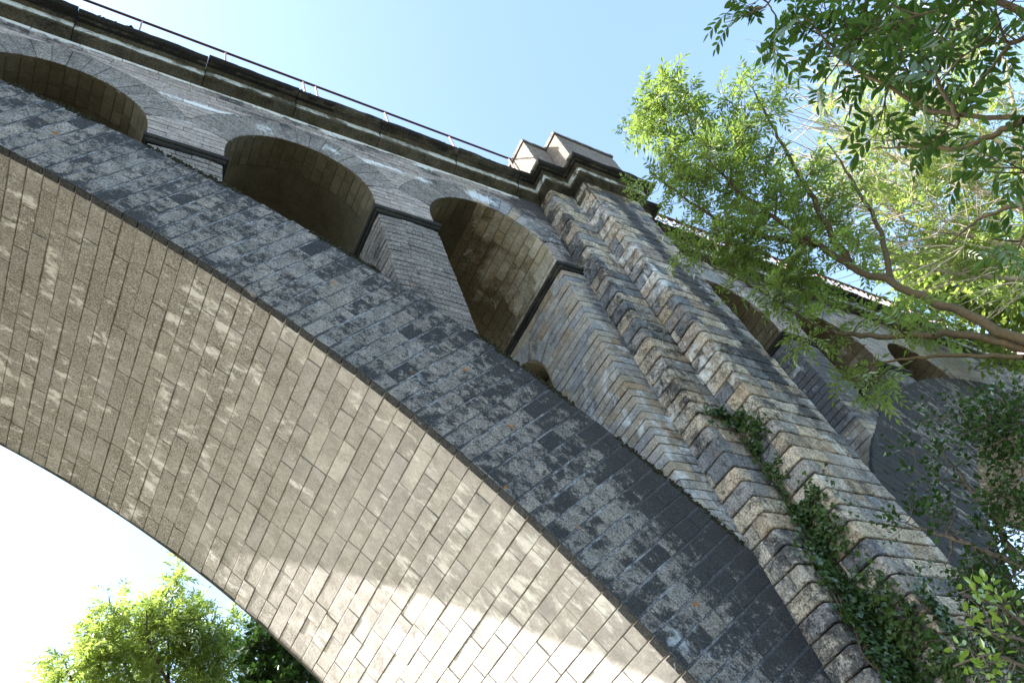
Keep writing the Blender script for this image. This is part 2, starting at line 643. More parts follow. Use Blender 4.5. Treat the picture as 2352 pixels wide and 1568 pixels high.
M_rail = simple('red_brown_paint', (.075, .034, .032), rough=.6, var=.3, scale=20, bump=.1)  # red rail paint with its underside shade painted in
M_balu = simple('faded_red_paint', (.42, .26, .24), rough=.6, var=.4, scale=20, bump=.1)  # same red with sunlight painted in as a paler tone
M_dark = simple('shadowed_masonry', (.10, .085, .06), var=.5, scale=3)  # plain dark tone for the core and deck
M_bark = simple('ash_bark', (.055, .05, .042), var=.55, scale=25, bump=.6, col2=(.10, .075, .035))
M_barkpale = simple('pale_twig_bark', (.52, .46, .37), var=.35, scale=25, bump=.4)
M_barkdark = simple('brown_bark', (.10, .085, .07), var=.5, scale=25, bump=.6)
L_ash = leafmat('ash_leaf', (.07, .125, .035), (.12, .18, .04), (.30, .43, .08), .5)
L_yel = leafmat('sunlit_ash_leaf', (.09, .155, .04), (.15, .21, .05), (.38, .50, .10), .55)  # paler copy of the ash leaf, sunlight painted into its colour
L_near = leafmat('near_ash_leaf', (.025, .06, .018), (.06, .105, .025), (.10, .20, .03), .35, .08)  # darker copy of the ash leaf, backlit shade painted in
L_dark = leafmat('dark_leaf', (.018, .045, .014), (.035, .07, .02), (.05, .12, .02), .3, .1)  # greens darkened to paint in the shade on these trees
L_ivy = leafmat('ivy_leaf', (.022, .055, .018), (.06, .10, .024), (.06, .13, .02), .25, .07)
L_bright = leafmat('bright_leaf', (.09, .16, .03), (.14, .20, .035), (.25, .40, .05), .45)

# ------------------------------------------------------------------ dimensions (units)
Y0, YB = 10.0, 18.84
XC, ZC, R = -17.565, -9.8076, 32.851
T0, DT = 1.08473, -0.0126857
EX, EZ, ER = -11.95, -7.90, 32.11
MX = 17.8                                  # the second arch mirrors the first about the tower
ZTOP = 27.5
ZIMP = 22.4


def zw(f0, k):
    return lambda z: f0 + (z - 9.6) * k


xw = zw(15.05, .018)
xwR = zw(20.5, -.012)
x2 = zw(16.33, .015)
xr = zw(19.2, .022)
y1 = zw(9.13, .008)
y2 = zw(8.06, .022)


def pt(fx, fy):
    return lambda z: np.stack([fx(z) if callable(fx) else np.full_like(z, fx), fy(z) if callable(fy) else np.full_like(z, fy)], -1)


def r_ext(t):
    """extrados radius from the intrados centre at angle t"""
    t = np.where(t > np.pi / 2, np.pi - t, t)
    c, s = np.cos(t), np.sin(t)
    dx, dz = XC - EX, ZC - EZ
    b = c * dx + s * dz
    return -b + np.sqrt(b * b - (dx * dx + dz * dz - ER * ER))


viaduct = thing('viaduct', 'tall stone arch viaduct with rusticated tower pier crossing overhead', 'viaduct', (17.8, 14.4, GROUND))


# stain and painted-shade functions return columns dark, white, green
def st_ring(V):
    x, y, z = V.T
    m = np.where(x < MX, x, 2 * MX - x)
    r = np.hypot(m - XC, z - ZC)
    t = np.arctan2(z - ZC, m - XC)
    re = r_ext(t)
    f = (r - R) / (re - R)
    dark = -.01 + .12 * np.clip((f - .5) / .5, 0, 1) * np.clip((m - 4) / 8, .25, 1)
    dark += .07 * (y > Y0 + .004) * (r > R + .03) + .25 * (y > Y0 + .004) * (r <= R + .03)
    dark += .085 * np.clip((m - 11.0) / 2.5, 0, 1) * (.25 + .75 * np.clip((f - .15) / .4, 0, 1))
    dark += .05 * np.clip((x - MX) / 3, 0, 1) + .06 * np.clip((30 - x) / 5, 0, 1) * (x > MX)  # right of the tower, tree shade painted in as extra dark
    white = .10 * np.exp(-((m - 6.8) / .5) ** 2) * (f < .5) + .14 * np.clip((m - 9.5) / 2, 0, 1) * np.clip((.4 - f) / .3, 0, 1) * (x < MX)
    return np.stack([dark, white * 1.6, 0 * x], 1)


def st_soffit(V):
    x, y, z = V.T
    m = np.where(x < MX, x, 2 * MX - x)
    t = np.arctan2(z - ZC, m - XC)
    deg = np.degrees(t)
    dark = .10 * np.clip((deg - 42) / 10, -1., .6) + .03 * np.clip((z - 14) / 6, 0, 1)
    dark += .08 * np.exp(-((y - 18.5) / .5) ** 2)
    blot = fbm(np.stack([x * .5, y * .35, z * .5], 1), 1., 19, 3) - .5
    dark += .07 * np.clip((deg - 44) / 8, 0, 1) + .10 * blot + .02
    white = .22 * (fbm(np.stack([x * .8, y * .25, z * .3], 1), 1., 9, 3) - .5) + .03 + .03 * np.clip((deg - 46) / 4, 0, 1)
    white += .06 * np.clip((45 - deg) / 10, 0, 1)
    green = .30 * np.exp(-((y - 10.35) / .35) ** 2) * (vnoise(V, .8, 31) > .5) * (z > 11) + .42 * (fbm(V, .9, 77, 2) > .74) * (z > 12)
    return np.stack([dark, white, green], 1)


def st_wall(V):
    x, y, z = V.T
    d = ZTOP - z
    wob = (fbm(np.stack([x, 0 * x, 0 * x], 1), .9, 3) - .5) * 1.2
    white = .50 * np.clip(1 - d / (.26 + np.clip(wob, 0, 1)), 0, 1) * (x < 14)
    white += .46 * np.exp(-(((d - 1.75 - wob * .4 + .02 * x) / .12) ** 2)) * (x > 1) * (x < 13)
    dark = .20 * np.clip(1 - d / 2.2, 0, 1) * (vnoise(np.stack([x * 1.3, 0 * x, 0 * x], 1), 1., 8) > .66)
    dark += .14 * np.clip((x - 13.3) / 1.5, 0, 1) * (x < 18)
    dark += .12 * (x > MX) * (vnoise(V, .35, 6) > .55)
    return np.stack([dark, white, 0 * x], 1)


def st_tower(V):
    x, y, z = V.T
    # soot band running diagonally down the front and lime along the left edge
    b = x - (17.9 + (27.5 - z) * .045)
    fr = (y < 8.75) & (x > 16.6)
    dark = .20 * np.exp(-(b / .42) ** 2) * fr * np.clip((z - 9) / 8, 0, 1)
    dark += .02 * (z > 15) - .03
    dark += .05 * np.exp(-((x - xw(z)) / .35) ** 2) * (y > 9.0) * (z > 12)
    dark += .08 * (x > 20.2) + .08 * (x < 16.3) * (z < 9.5)
    white = .16 * np.exp(-((x - 16.6) / .3) ** 2) * (vnoise(V, .6, 4) > .5) + .08 * (vnoise(V, .5, 12) > .62)
    return np.stack([dark, white, 0 * x], 1)


# ---- main arches: face ring and soffit ---------------------------------
def arch(mirror):
    sg = -1. if mirror else 1.

    def X(x):
        return (2 * MX - x) if mirror else x

    i0, i1 = -75, 78
    tj = T0 + DT * np.arange(i0, i1 + 1)
    rng = np.random.default_rng(21 + mirror)
    Q = []
    for i in range(len(tj) - 1):
        ta, tb = tj[i], tj[i + 1]
        tm = (ta + tb) / 2
        re = float(r_ext(np.array(tm)))
        th = re - R
        n = max(3, int(round(th / .85)))
        c = [0.]
        x = .85 * (.62 if (i % 2) else 1.) * rng.uniform(.9, 1.1)
        while x < th - .35:
            c.append(x)
            x += .85 * rng.uniform(.82, 1.18)
        c.append(th + rng.uniform(-.03, .03))
        for a, b in zip(c[:-1], c[1:]):
            Q.append([(ta * R, R + a), (tb * R, R + a), (tb * R, R + b), (ta * R, R + b)])
    Q = np.array(Q)

    def S(u, v, d):
        t = u / R
        return np.stack([X(XC + v * np.cos(t)), Y0 - d, ZC + v * np.sin(t)], -1)
    mb = MB()
    blocks(mb, Q, S, nu=1, nv=2, gu=.027, gv=.006, cham=.010, depth=.2, jd=.012, rough=.010, freq=3., seed=31 + mirror, pop=.014)
    # underside lip of the face ring
    tt = np.arange(len(tj))
    Ql = np.array([[(tj[i] * R, Y0), (tj[i + 1] * R, Y0), (tj[i + 1] * R, Y0 + .06), (tj[i] * R, Y0 + .06)] for i in range(len(tj) - 1)])

    def SL(u, v, d):
        t = u / R
        r = R + .006 - d
        return np.stack([X(XC + r * np.cos(t)), v, ZC + r * np.sin(t)], -1)
    blocks(mb, Ql, SL, gu=.02, gv=.004, cham=.006, depth=.05, jd=.03, seed=5)
    if mirror:  # putlog holes as proud boxes, their inner shade painted black
        for i in range(-6, 30, 2):
            for j in range(5):
                t = T0 + DT * (i + 9)
                r = R + .75 + .82 * j + (.2 if i % 4 else 0)
                if r > float(r_ext(np.array(t))) - .3:
                    continue
                px, pz = X(XC + r * math.cos(t)), ZC + r * math.sin(t)
                box(mb, px - .07, px + .07, Y0 - .012, Y0 + .1, pz - .06, pz + .06, mat=2)
    mb.build('arch_ring', [M_ring, M_ringjoint, M_moss], viaduct, label='dark granite ring of voussoirs on the face of the %s arch' % ('far right' if mirror else 'main'), stainfn=st_ring)
    # soffit courses
    mb = MB()
    Q = []
    for i in range(len(tj) - 1):
        ua, ub = tj[i] * R, tj[i + 1] * R
        y = Y0 + .07
        c = [y]
        nx = (.62 if (i % 2) else 1.17) + rng.uniform(-.05, .05)
        y = Y0 + nx
        while y < YB - .35:
            c.append(y)
            y += 1.21 * rng.choice([1] * 11 + [.6]) + rng.uniform(-.05, .05)
        c.append(YB + rng.uniform(-.05, .05))
        for a, b in zip(c[:-1], c[1:]):
            Q.append([(ua, a), (ub, a), (ub, b), (ua, b)])
    Q = np.array(Q)

    def SS(u, v, d):
        t = u / R
        r = R + .05 - d
        return np.stack([X(XC + r * np.cos(t)), v, ZC + r * np.sin(t)], -1)
    blocks(mb, Q, SS, nu=1, nv=2, gu=.010, gv=.006, cham=.012, depth=.09, jd=.02, rough=.018, freq=1.5, seed=61 + mirror, pop=.03)
    # extrados sheet closing the top, and back face
    t = np.linspace(tj[0], tj[-1], 120)
    re = r_ext(t) - .03
    for (ra, ya, rb, yb) in ((re, Y0 + .05, re, YB), (re, YB, np.full_like(t, R), YB), (re, Y0 + .19, np.full_like(t, R + .12), Y0 + .12)):
        A = np.stack([X(XC + ra * np.cos(t)), np.full_like(t, ya), ZC + ra * np.sin(t)], -1)
        B = np.stack([X(XC + rb * np.cos(t)), np.full_like(t, yb), ZC + rb * np.sin(t)], -1)
        mb.add(np.stack([A, B], 1).reshape(-1, 3), grid_faces(1, len(t), 2), mat=1)
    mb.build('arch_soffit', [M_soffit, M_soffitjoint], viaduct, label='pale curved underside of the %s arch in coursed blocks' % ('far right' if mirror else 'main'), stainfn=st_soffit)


arch(False)
arch(True)

# ---- spandrel wall with small arches -----------------------------------
ARCH = [(-1.93, 2.38), (4.92, 2.36), (11.8, 2.46), (23.65, 2.43), (30.6, 2.46), (37.35, 2.35)]
ZS = 23.0
RO = 3.68
CH = .27
A20 = math.radians(20)


def edge(z, r):
    """half width blocked by a small arch and its voussoirs at height z"""
    h = z - ZS
    if h >= RO:
        return None
    if h > RO * math.sin(A20):
        return math.sqrt(RO * RO - h * h)
    if h > r * math.sin(A20):
        return h / math.tan(A20)
    if h > 0:
        return math.sqrt(r * r - h * h)
    return r


def wall(yface, inward, xl, xrr, arches, name, label, mats, parent, seed):
    rng = np.random.default_rng(seed)
    mbw = MB()

    def S(u, v, d):
        return np.stack([u, yface - inward * d, v], -1)
    Q = []
    cor = []
    nrow = int(round((ZTOP - ZIMP) / CH))
    ch = (ZTOP - ZIMP) / nrow
    for k in range(nrow):
        za, zb = ZIMP + k * ch, ZIMP + (k + 1) * ch
        ea = [(c, edge(za, r), edge(zb, r)) for c, r in arches]
        cur = (xl, xl)
        for c, a, b in ea:
            if a is None:
                continue
            bb = b if b is not None else .02
            fill_row(Q, cor, cur[0], cur[1], c - a, c - bb, za, zb, 1.15, rng)
            cur = (c + a, c + bb)
        fill_row(Q, cor, cur[0], cur[1], xrr, xrr, za, zb, 1.15, rng)
    blocks(mbw, Q, S, gu=.006, gv=.012, cham=.012, depth=.07, jd=.028, seed=seed, pop=.012)
    # voussoirs
    for ai, (c, r) in enumerate(arches):
        lim_l = min([abs(c - c2) / 2 for c2, _ in arches if c2 != c] + [c - xl, xrr - c])
        q = []
        n = int(round((math.pi - 2 * A20) * r / .36))
        th = np.linspace(A20, math.pi - A20, n + 1)
        lim = []
        for t in th:
            ro = RO
            side = [abs(c - c2) / 2 for c2, _ in arches if (c2 - c) * math.cos(t) > 0] + [(xrr - c) if math.cos(t) > 0 else (c - xl)]
            mm = min(side)
            if abs(math.cos(t)) > .05:
                ro = min(ro, mm / abs(math.cos(t)))
            lim.append(ro)
        for j in range(n):
            a, b = lim[j], lim[j + 1]
            q.append([(th[j] * 3, r), (th[j + 1] * 3, r), (th[j + 1] * 3, b), (th[j] * 3, a)])

        def SR(u, v, d, c=c):
            t = u / 3
            return np.stack([c + v * np.cos(t), yface - inward * (d + .006), ZS + v * np.sin(t)], -1)
        conc = (seed % 2 == 0) and c < 12.5
        qq = np.array(q)
        if c == 11.8 and inward > 0:
            half = np.array([(x[0][0] / 3) < math.pi / 2 for x in q])
            blocks(mbw, qq[half], SR, nu=1, nv=2, gu=.009, gv=.006, cham=.02, depth=.1, jd=.02, seed=3 + ai, pop=.04, rough=.02, mat=2)
            blocks(mbw, qq[~half], SR, nu=1, nv=2, gu=.008, gv=.006, cham=.01, depth=.1, jd=.02, seed=4 + ai, mat=3)
        else:
            blocks(mbw, qq, SR, nu=1, nv=2, gu=.008, gv=.006, cham=.01, depth=.1, jd=.02, seed=40 + ai, mat=3 if (c < 12 and inward > 0) else 2, pop=.01)
    for (c1_, r1_), (c2_, r2_) in zip(arches[:-1], arches[1:]):
        xm = (c1_ + c2_) / 2
        P = [(xm - .5, yface + inward * .035, 23.), (xm + .5, yface + inward * .035, 23.), (xm + .5, yface + inward * .035, 27.2), (xm - .5, yface + inward * .035, 27.2)]
        mbw.add(P, [(0, 1, 2, 3)], attr=[.4, 0, 0, 0])
    return mbw.build(name, mats, parent, label=label, stainfn=st_wall)


WM = [M_wall, M_joint, M_pier3, M_conc]
wall(Y0 + .03, 1, -22., 15.25, ARCH[:3], 'spandrel_wall', 'pale coursed spandrel wall above the main arch, left of the tower', WM, viaduct, 10)
wall(Y0 + .03, 1, 20.3, 62., ARCH[3:], 'spandrel_wall', 'weathered spandrel wall right of the tower, half behind foliage', WM, viaduct, 12)
mb = MB()
# plain back elevation: sheet with openings, drawn as columns
xs = np.arange(-22, 62.01, .2)
for xa, xb in zip(xs[:-1], xs[1:]):
    xm = (xa + xb) / 2
    zl = None
    for c, r in ARCH:
        if abs(xm - c) < r:
            zl = ZS + math.sqrt(r * r - (xm - c) ** 2)
    m = xm if xm < MX else 2 * MX - xm
    zb_ = -9.
    tt = abs(m - EX)
    zb_ = EZ + math.sqrt(max(ER ** 2 - min(tt, 30) ** 2, 0)) - .3
    mb.add([(xa, YB - .05, zl if zl else zb_), (xb, YB - .05, zl if zl else zb_), (xb, YB - .05, ZTOP), (xa, YB - .05, ZTOP)], [(0, 1, 2, 3)])
mb.build('back_wall', M_wall, viaduct)

# vaults of the small arches
for ai, (c, r) in enumerate(ARCH):
    mb = MB()
    n = 20
    th = np.linspace(0, math.pi, n + 1)

    def SV(u, v, d, c=c, r=r):
        t = u / r
        h = np.where(u < 0, u, 0) + np.where(u > math.pi * r, math.pi * r - u, 0)
        tc_ = np.clip(t, 0, math.pi)
        rr = r - d
        return np.stack([c + rr * np.cos(tc_), v, ZS + rr * np.sin(tc_) + h], -1)
    Qa = []
    Qb = []
    rng = np.random.default_rng(300 + ai)
    us = np.concatenate([[-.6, -.3], th * r, [math.pi * r + .3, math.pi * r + .6]])
    for j in range(len(us) - 1):
        right = (us[j] + us[j + 1]) / 2 < math.pi * r / 2
        stonehalf = (c == 11.8 and right) or c > 20
        if stonehalf:
            y = Y0 + .04
            while y < YB - .3:
                L = rng.uniform(.5, .95)
                yb = min(y + L, YB)
                Qb.append([(us[j], y), (us[j + 1], y), (us[j + 1], yb), (us[j], yb)])
                y = yb
        else:
            y = Y0 + .04
            k = rng.uniform(.4, .75)
            for a, b in ((y, y + k), (y + k, Y0 + 1.12)):
                Qa.append([(us[j], a), (us[j + 1], a), (us[j + 1], b), (us[j], b)])
    if Qa:
        blocks(mb, Qa, SV, gu=.008, gv=.006, cham=.008, depth=.06, jd=.02, seed=50 + ai, pop=.01)
        uu = np.linspace(-.6 if not (c == 11.8) else math.pi * r / 2, math.pi * r + .6, 40)
        G = np.stack(np.meshgrid(uu, [Y0 + 1.12, 14., YB], indexing='ij'), -1)
        mb.add(SV(G[..., 0], G[..., 1], np.zeros(G.shape[:2])).reshape(-1, 3), grid_faces(1, 40, 3), mat=0, attr=[.4, 0, 0, 0])
    if Qb:
        blocks(mb, Qb, SV, nu=1, nv=2, gu=.008, gv=.008, cham=.012, depth=.06, jd=.03, seed=80 + ai, pop=.03, rough=.02, mat=2)

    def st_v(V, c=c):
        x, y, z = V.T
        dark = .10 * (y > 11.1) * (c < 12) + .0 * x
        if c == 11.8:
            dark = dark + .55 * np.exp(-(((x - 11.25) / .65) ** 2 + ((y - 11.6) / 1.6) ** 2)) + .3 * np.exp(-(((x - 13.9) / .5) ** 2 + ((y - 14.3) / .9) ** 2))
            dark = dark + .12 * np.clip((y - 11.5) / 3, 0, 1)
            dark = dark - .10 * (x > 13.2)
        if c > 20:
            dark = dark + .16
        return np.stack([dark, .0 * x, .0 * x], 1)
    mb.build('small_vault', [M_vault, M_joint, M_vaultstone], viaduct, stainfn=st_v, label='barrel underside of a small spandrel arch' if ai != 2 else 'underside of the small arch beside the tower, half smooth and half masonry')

# ---- spandrel piers ------------------------------------------------------
IMP = [(0, 22.02), (.05, 22.06), (.05, 22.16), (.11, 22.2), (.11, 22.37), (.0, 22.42)]
PIERS = [(.49, 2.56, 19.4, 0), (7.27, 9.40, 14.0, 0), (14.28, None, 6.5, 1), (None, 21.2, 8., 2), (26.07, 28.1, 13.5, 3), (33.1, 35.0, 19.4, 3)]
for pi_, (xa, xb, zb_, kind) in enumerate(PIERS):
    rng = np.random.default_rng(500 + pi_)
    bat = .024 if kind == 1 else (.006 if kind == 3 else .004)
    fl = (lambda z, xa=xa, bat=bat: xa - (22.4 - z) * bat) if xa is not None else None
    fr = (lambda z, xb=xb: xb + (22.4 - z) * .0) if xb is not None else None
    yf = Y0 + .035
    if kind in (0, 3):
        V = [pt(fl, YB), pt(fl, yf), pt(fr, yf), pt(fr, YB)]
        ipath = [(xa, YB), (xa, yf), (xb, yf), (xb, YB)]
    elif kind == 1:
        V = [pt(fl, YB), pt(fl, yf), pt(lambda z: xw(z) + .3, yf)]
        ipath = [(xa, YB), (xa, yf), (15.5, yf)]
    else:
        V = [pt(20.2, yf), pt(fr, yf), pt(fr, YB)]
        ipath = [(20.2, yf), (xb, yf), (xb, YB)]
    S, cu = path_surface(V)
    corners = list(cu[1:-1])
    h = .27 if kind == 0 else .33
    Q = []
    cor = []
    nr_ = int((22.02 - zb_) / h)
    for k in range(nr_):
        z1_ = 22.02 - k * h
        z0_ = z1_ - h
        if kind == 1:
            # little doorway arch through the side of the pier
            yc, rd, zd, ro = 14.42, 1.72, 19.35, 2.45

            def ed(z):
                hh = z - zd
                if hh >= ro:
                    return 0.
                if hh > 0:
                    return math.sqrt(ro * ro - hh * hh) if hh > rd * .35 else math.sqrt(rd * rd - hh * hh)
                return rd
            if z0_ - zd < ro:
                uc = YB - yc
                a, b = ed(z0_), ed(z1_)
                fill_row(Q, cor, 0, 0, uc - a, uc - b, z0_, z1_, .8, rng)
                fill_row(Q, cor, uc + a, uc + b, cu[-1], cu[-1], z0_, z1_, .8, rng, corners)
                continue
        fill_row(Q, cor, 0, 0, cu[-1], cu[-1], z0_, z1_, 1.0 if kind == 0 else .85, rng, corners)
    mb = MB()
    blocks(mb, Q, S, nu=2, nv=1, gu=.006, gv=.014 if kind == 0 else .01, cham=.014, depth=.07, jd=.03, corner=np.array(cor), seed=90 + pi_, pop=.015, rough=.006 if kind == 0 else .012)
    if kind == 1:
        th = np.linspace(.12, math.pi - .12, 12)

        def SD(u, v, d):
            t = u / 2
            z = 19.35 + v * np.sin(t)
            return np.stack([14.28 - (22.4 - z) * bat - d - .01, 14.42 + v * np.cos(t), z], -1)
        q = [[(th[j] * 2, 1.72), (th[j + 1] * 2, 1.72), (th[j + 1] * 2, 2.47), (th[j] * 2, 2.47)] for j in range(11)]
        blocks(mb, q, SD, gu=.01, gv=.008, cham=.015, depth=.08, jd=.02, seed=8, pop=.02)
    o = mb.build('spandrel_pier', [M_conc if kind == 0 else M_pier3, M_joint], viaduct,
                 stainfn=(lambda V: np.stack([.04 + 0 * V[:, 0], 0 * V[:, 0], 0 * V[:, 0]], 1)) if kind == 0 else
                 (lambda V: np.stack([.12 * np.clip((V[:, 0] - 14.6) / .5, 0, 1) * (V[:, 0] < 16) + (.14 * (V[:, 2] > 17) + .02) * (V[:, 0] > 20), .10 * np.clip((19 - V[:, 2]) / 6, 0, 1) * (V[:, 0] < 16), 0 * V[:, 0]], 1)),  # piers right of the tower get tree shade painted as dark
                 label='slim grey spandrel pier with fine courses' if kind == 0 else ('broad mixed-stone half pier against the tower' if kind in (1, 2) else 'dark weathered spandrel pier right of the tower'))
    mb = MB()
    sweep(mb, ipath, IMP, blk=.3, noise=.006, step=.4)
    mb.build('impost', M_cornice, o, stainfn=lambda V: np.stack([.16 + 0 * V[:, 0], -.3 + 0 * V[:, 0], .3 + 0 * V[:, 0]], 1))
    if kind == 1:
        mb = MB()
        yc, rd, zd = 14.42, 1.72, 19.35
        prof = [(yc + rd, zb_), (yc + rd, zd)] + [(yc + rd * math.cos(a), zd + rd * math.sin(a)) for a in np.linspace(0, math.pi, 14)[1:-1]] + [(yc - rd, zd), (yc - rd, zb_)]
        P0 = [(14.25 - (22.4 - z) * bat, y, z) for y, z in prof]
        P1 = [(19.0, y, z) for y, z in prof]
        n = len(prof)
        mb.add(P0 + P1, [(i, i + 1, n + i + 1, n + i) for i in range(n - 1)])
        mb.add(P1, T=[(0, i, i + 1) for i in range(1, n - 1)])
        mb.build('doorway', M_vaultstone, o, label='small arched doorway cut through the pier side')

# ---- tower pier with stepped rusticated pilasters -------------------------
HC = .515
zc0 = 7.46


def tower_part(V, name, label, seed, Lb=1.25):
    S, cu = path_surface(V)
    rng = np.random.default_rng(seed)
    Q = []
    cor = []
    k0 = int((GROUND - zc0) / HC) - 1
    z = zc0 + k0 * HC
    while z < ZTOP - .1:
        zt = min(z + HC, ZTOP + .02)
        fill_row(Q, cor, 0, 0, cu[-1], cu[-1], z, zt, Lb, rng, list(cu[1:-1]), var=.35)
        z += HC
    mb = MB()
    blocks(mb, Q, S, nu=10, nv=5, gu=.005, gv=.020, cham=.024, depth=.12, jd=.08, rough=.026, freq=5., corner=np.array(cor), seed=seed, pop=.02)
    return mb.build(name, [M_tower, M_towerjoint], viaduct, label=label, stainfn=st_tower)


tower_part([pt(xw, 10.3), pt(xw, y1), pt(lambda z: x2(z) + .02, y1)], 'side_pilaster', 'recessed rusticated pilaster on the left of the tower', 701)
tower_part([pt(x2, lambda z: y1(z) + .02), pt(x2, y2), pt(xr, y2), pt(xr, lambda z: y1(z) + .02)], 'front_pilaster', 'projecting rusticated pilaster of the tower, coursed in cream and blue-grey blocks', 702)
tower_part([pt(lambda z: xr(z) - .02, y1), pt(xwR, y1), pt(xwR, 10.3)], 'side_pilaster', 'recessed rusticated pilaster on the right of the tower', 703)
mb = MB()
box(mb, 15.6, 20.0, 9.5, YB, GROUND, ZTOP)
box(mb, 16.6, 18.9, 8.45, 9.4, GROUND, ZTOP)
box(mb, 14.9, 15.29, 10.3, YB, GROUND, 20.)
mb.build('tower_core', M_dark, viaduct)
mb = MB()
box(mb, -22, 62, Y0 + .25, YB - .1, ZTOP - .6, ZTOP + .88)
for (ca, ra), (cb, rb) in zip(ARCH[:2], ARCH[1:3]):
    pass
mb.build('deck', M_dark, viaduct)

# ---- cornice ---------------------------------------------------------------
PROF = [(-.25, 27.46), (.0, 27.5), (.30, 27.56), (.37, 27.60), (.38, 27.86), (.42, 27.88), (.50, 27.91), (.54, 27.935), (.66, 27.92), (.77, 27.945),
        (.84, 28.01), (.865, 28.09), (.83, 28.17), (.74, 28.22), (.5, 28.25), (-.25, 28.28)]


def st_corn(V):
    x, y, z = V.T
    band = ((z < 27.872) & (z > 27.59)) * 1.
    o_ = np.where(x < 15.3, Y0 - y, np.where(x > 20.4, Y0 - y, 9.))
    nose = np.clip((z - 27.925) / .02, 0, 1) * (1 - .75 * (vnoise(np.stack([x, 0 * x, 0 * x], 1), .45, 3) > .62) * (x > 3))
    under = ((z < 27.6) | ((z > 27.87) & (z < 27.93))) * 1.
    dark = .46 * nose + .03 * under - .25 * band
    white = .42 * band * (.75 + .5 * vnoise(np.stack([x * .8, y, 0 * x], 1), 1., 2)) + 0 * x  # fillet whitened to paint in the skylight on its outward face
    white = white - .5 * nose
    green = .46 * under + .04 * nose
    return np.stack([dark, white, green], 1)


zt = 27.5
tw = [(15.37, Y0), (15.37, 9.27), (16.6, 9.27), (16.6, 8.46), (19.42, 8.46), (19.42, 9.27), (20.35, 9.27), (20.35, Y0)]
cuts = [-22, -17, -12, -7, -2.1, 1.8, 4.87, 8.05, 11.25, 14.1]
for a, b in zip(cuts[:-1], cuts[1:]):
    mb = MB()
    sd = int(a * 10) + 500
    o_ = [0, .02, -.015, .03][sd % 4]
    sweep(mb, [(a + .012, Y0 + o_), (b - .012, Y0 + o_)], PROF, step=.12, noise=.05, nfrom=8, seed=sd, blk=(sd % 7) / 7)
    mb.build('cornice_stone', M_cornice, viaduct, smooth=False, stainfn=st_corn)
mb = MB()
sweep(mb, [(14.12, Y0)] + tw + [(23.1, Y0)], PROF, step=.12, noise=.06, nfrom=9, seed=77, blk=.6)
mb.build('cornice_stone', M_cornice, viaduct, stainfn=st_corn, label='stepped cornice stones wrapping the top of the tower')
cuts = [23.13, 26.3, 29.4, 32.5, 35.6, 38.7, 41.8, 45, 48, 51, 54, 57, 60]
for a, b in zip(cuts[:-1], cuts[1:]):
    mb = MB()
    sd = int(a * 10) + 500
    sweep(mb, [(a + .012, Y0 + .02 * (sd % 3 - 1)), (b - .012, Y0 + .02 * (sd % 3 - 1))], PROF, step=.25, noise=.04, nfrom=8, seed=sd, blk=(sd % 7) / 7)
    mb.build('cornice_stone', M_cornice, viaduct, stainfn=st_corn)
# crust of moss along the top edge
mb = MB()
rng = np.random.default_rng(3)
for (xa, xb, dens) in ((-10, 11.2, 42), (11.4, 15.0, 8), (20.5, 40, 8)):
    n = int((xb - xa) * dens)
    px = rng.uniform(xa, xb, n)
    sel = vnoise(np.stack([px, px * 0, px * 0], 1), .55, 5) > (.3 if dens > 10 else .5)
    px = px[sel]
    n = len(px)
    P = np.stack([px, Y0 - .80 + rng.uniform(-.03, .3, n), 28.13 + rng.uniform(-.04, .09, n)], 1)
    r_ = rng.uniform(.02, .055, n)
    u = rng.normal(size=(n, 6, 3)) * .25
    base = np.array([(1, 0, 0), (-1, 0, 0), (0, 1, 0), (0, -1, 0), (0, 0, 1), (0, 0, -1)], float)
    Vv = P[:, None, :] + (base[None] + u) * r_[:, None, None] * np.array([1.5, 1, .8])
    T = np.array([(0, 2, 4), (2, 1, 4), (1, 3, 4), (3, 0, 4), (2, 0, 5), (1, 2, 5), (3, 1, 5), (0, 3, 5)])
    mb.add(Vv.reshape(-1, 3), T=(T[None] + (np.arange(n) * 6)[:, None, None]).reshape(-1, 3))
tt = rng.uniform(math.radians(31), math.radians(68), 1500)
sel = vnoise(np.stack([tt * 30, tt * 0, tt * 0], 1), 1., 15) > .52
tt = tt[sel]
n = len(tt)
rr = r_ext(tt) + rng.normal(size=n) * .05 - .03
P = np.stack([XC + rr * np.cos(tt), np.full(n, Y0 - .0), ZC + rr * np.sin(tt)], 1)
r_ = rng.uniform(.02, .06, n)
u = rng.normal(size=(n, 6, 3)) * .25
Vv = P[:, None, :] + (base[None] + u) * r_[:, None, None]
mb.add(Vv.reshape(-1, 3), T=(T[None] + (np.arange(n) * 6)[:, None, None]).reshape(-1, 3))
mb.build('moss_crust', M_moss, viaduct, label='black moss crust along the cornice edge')['kind'] = 'stuff'

# ---- pedestals on the tower --------------------------------------------------


def rough_box(mb, x0, x1, y0_, y1_, z0, z1, n=.02, step=.22, seed=1):
    for ax, val in ((0, x0), (0, x1), (1, y0_), (1, y1_), (2, z1), (2, z0)):
        rngs = [(x0, x1), (y0_, y1_), (z0, z1)]
        oth = [i for i in range(3) if i != ax]
        a = np.linspace(*rngs[oth[0]], max(2, int((rngs[oth[0]][1] - rngs[oth[0]][0]) / step) + 1))
        b = np.linspace(*rngs[oth[1]], max(2, int((rngs[oth[1]][1] - rngs[oth[1]][0]) / step) + 1))
        A, B = np.meshgrid(a, b, indexing='ij')
        V = np.zeros(A.shape + (3,))
        V[..., ax] = val
        V[..., oth[0]] = A
        V[..., oth[1]] = B
        for i in range(3):
            V[..., i] += (fbm(V + i * 11.3, 3., seed, 2) - .5) * 2 * n
        mb.add(V.reshape(-1, 3), grid_faces(1, len(a), len(b)), attr=[.3 + .4 * (seed % 2), 0, 0, 0])


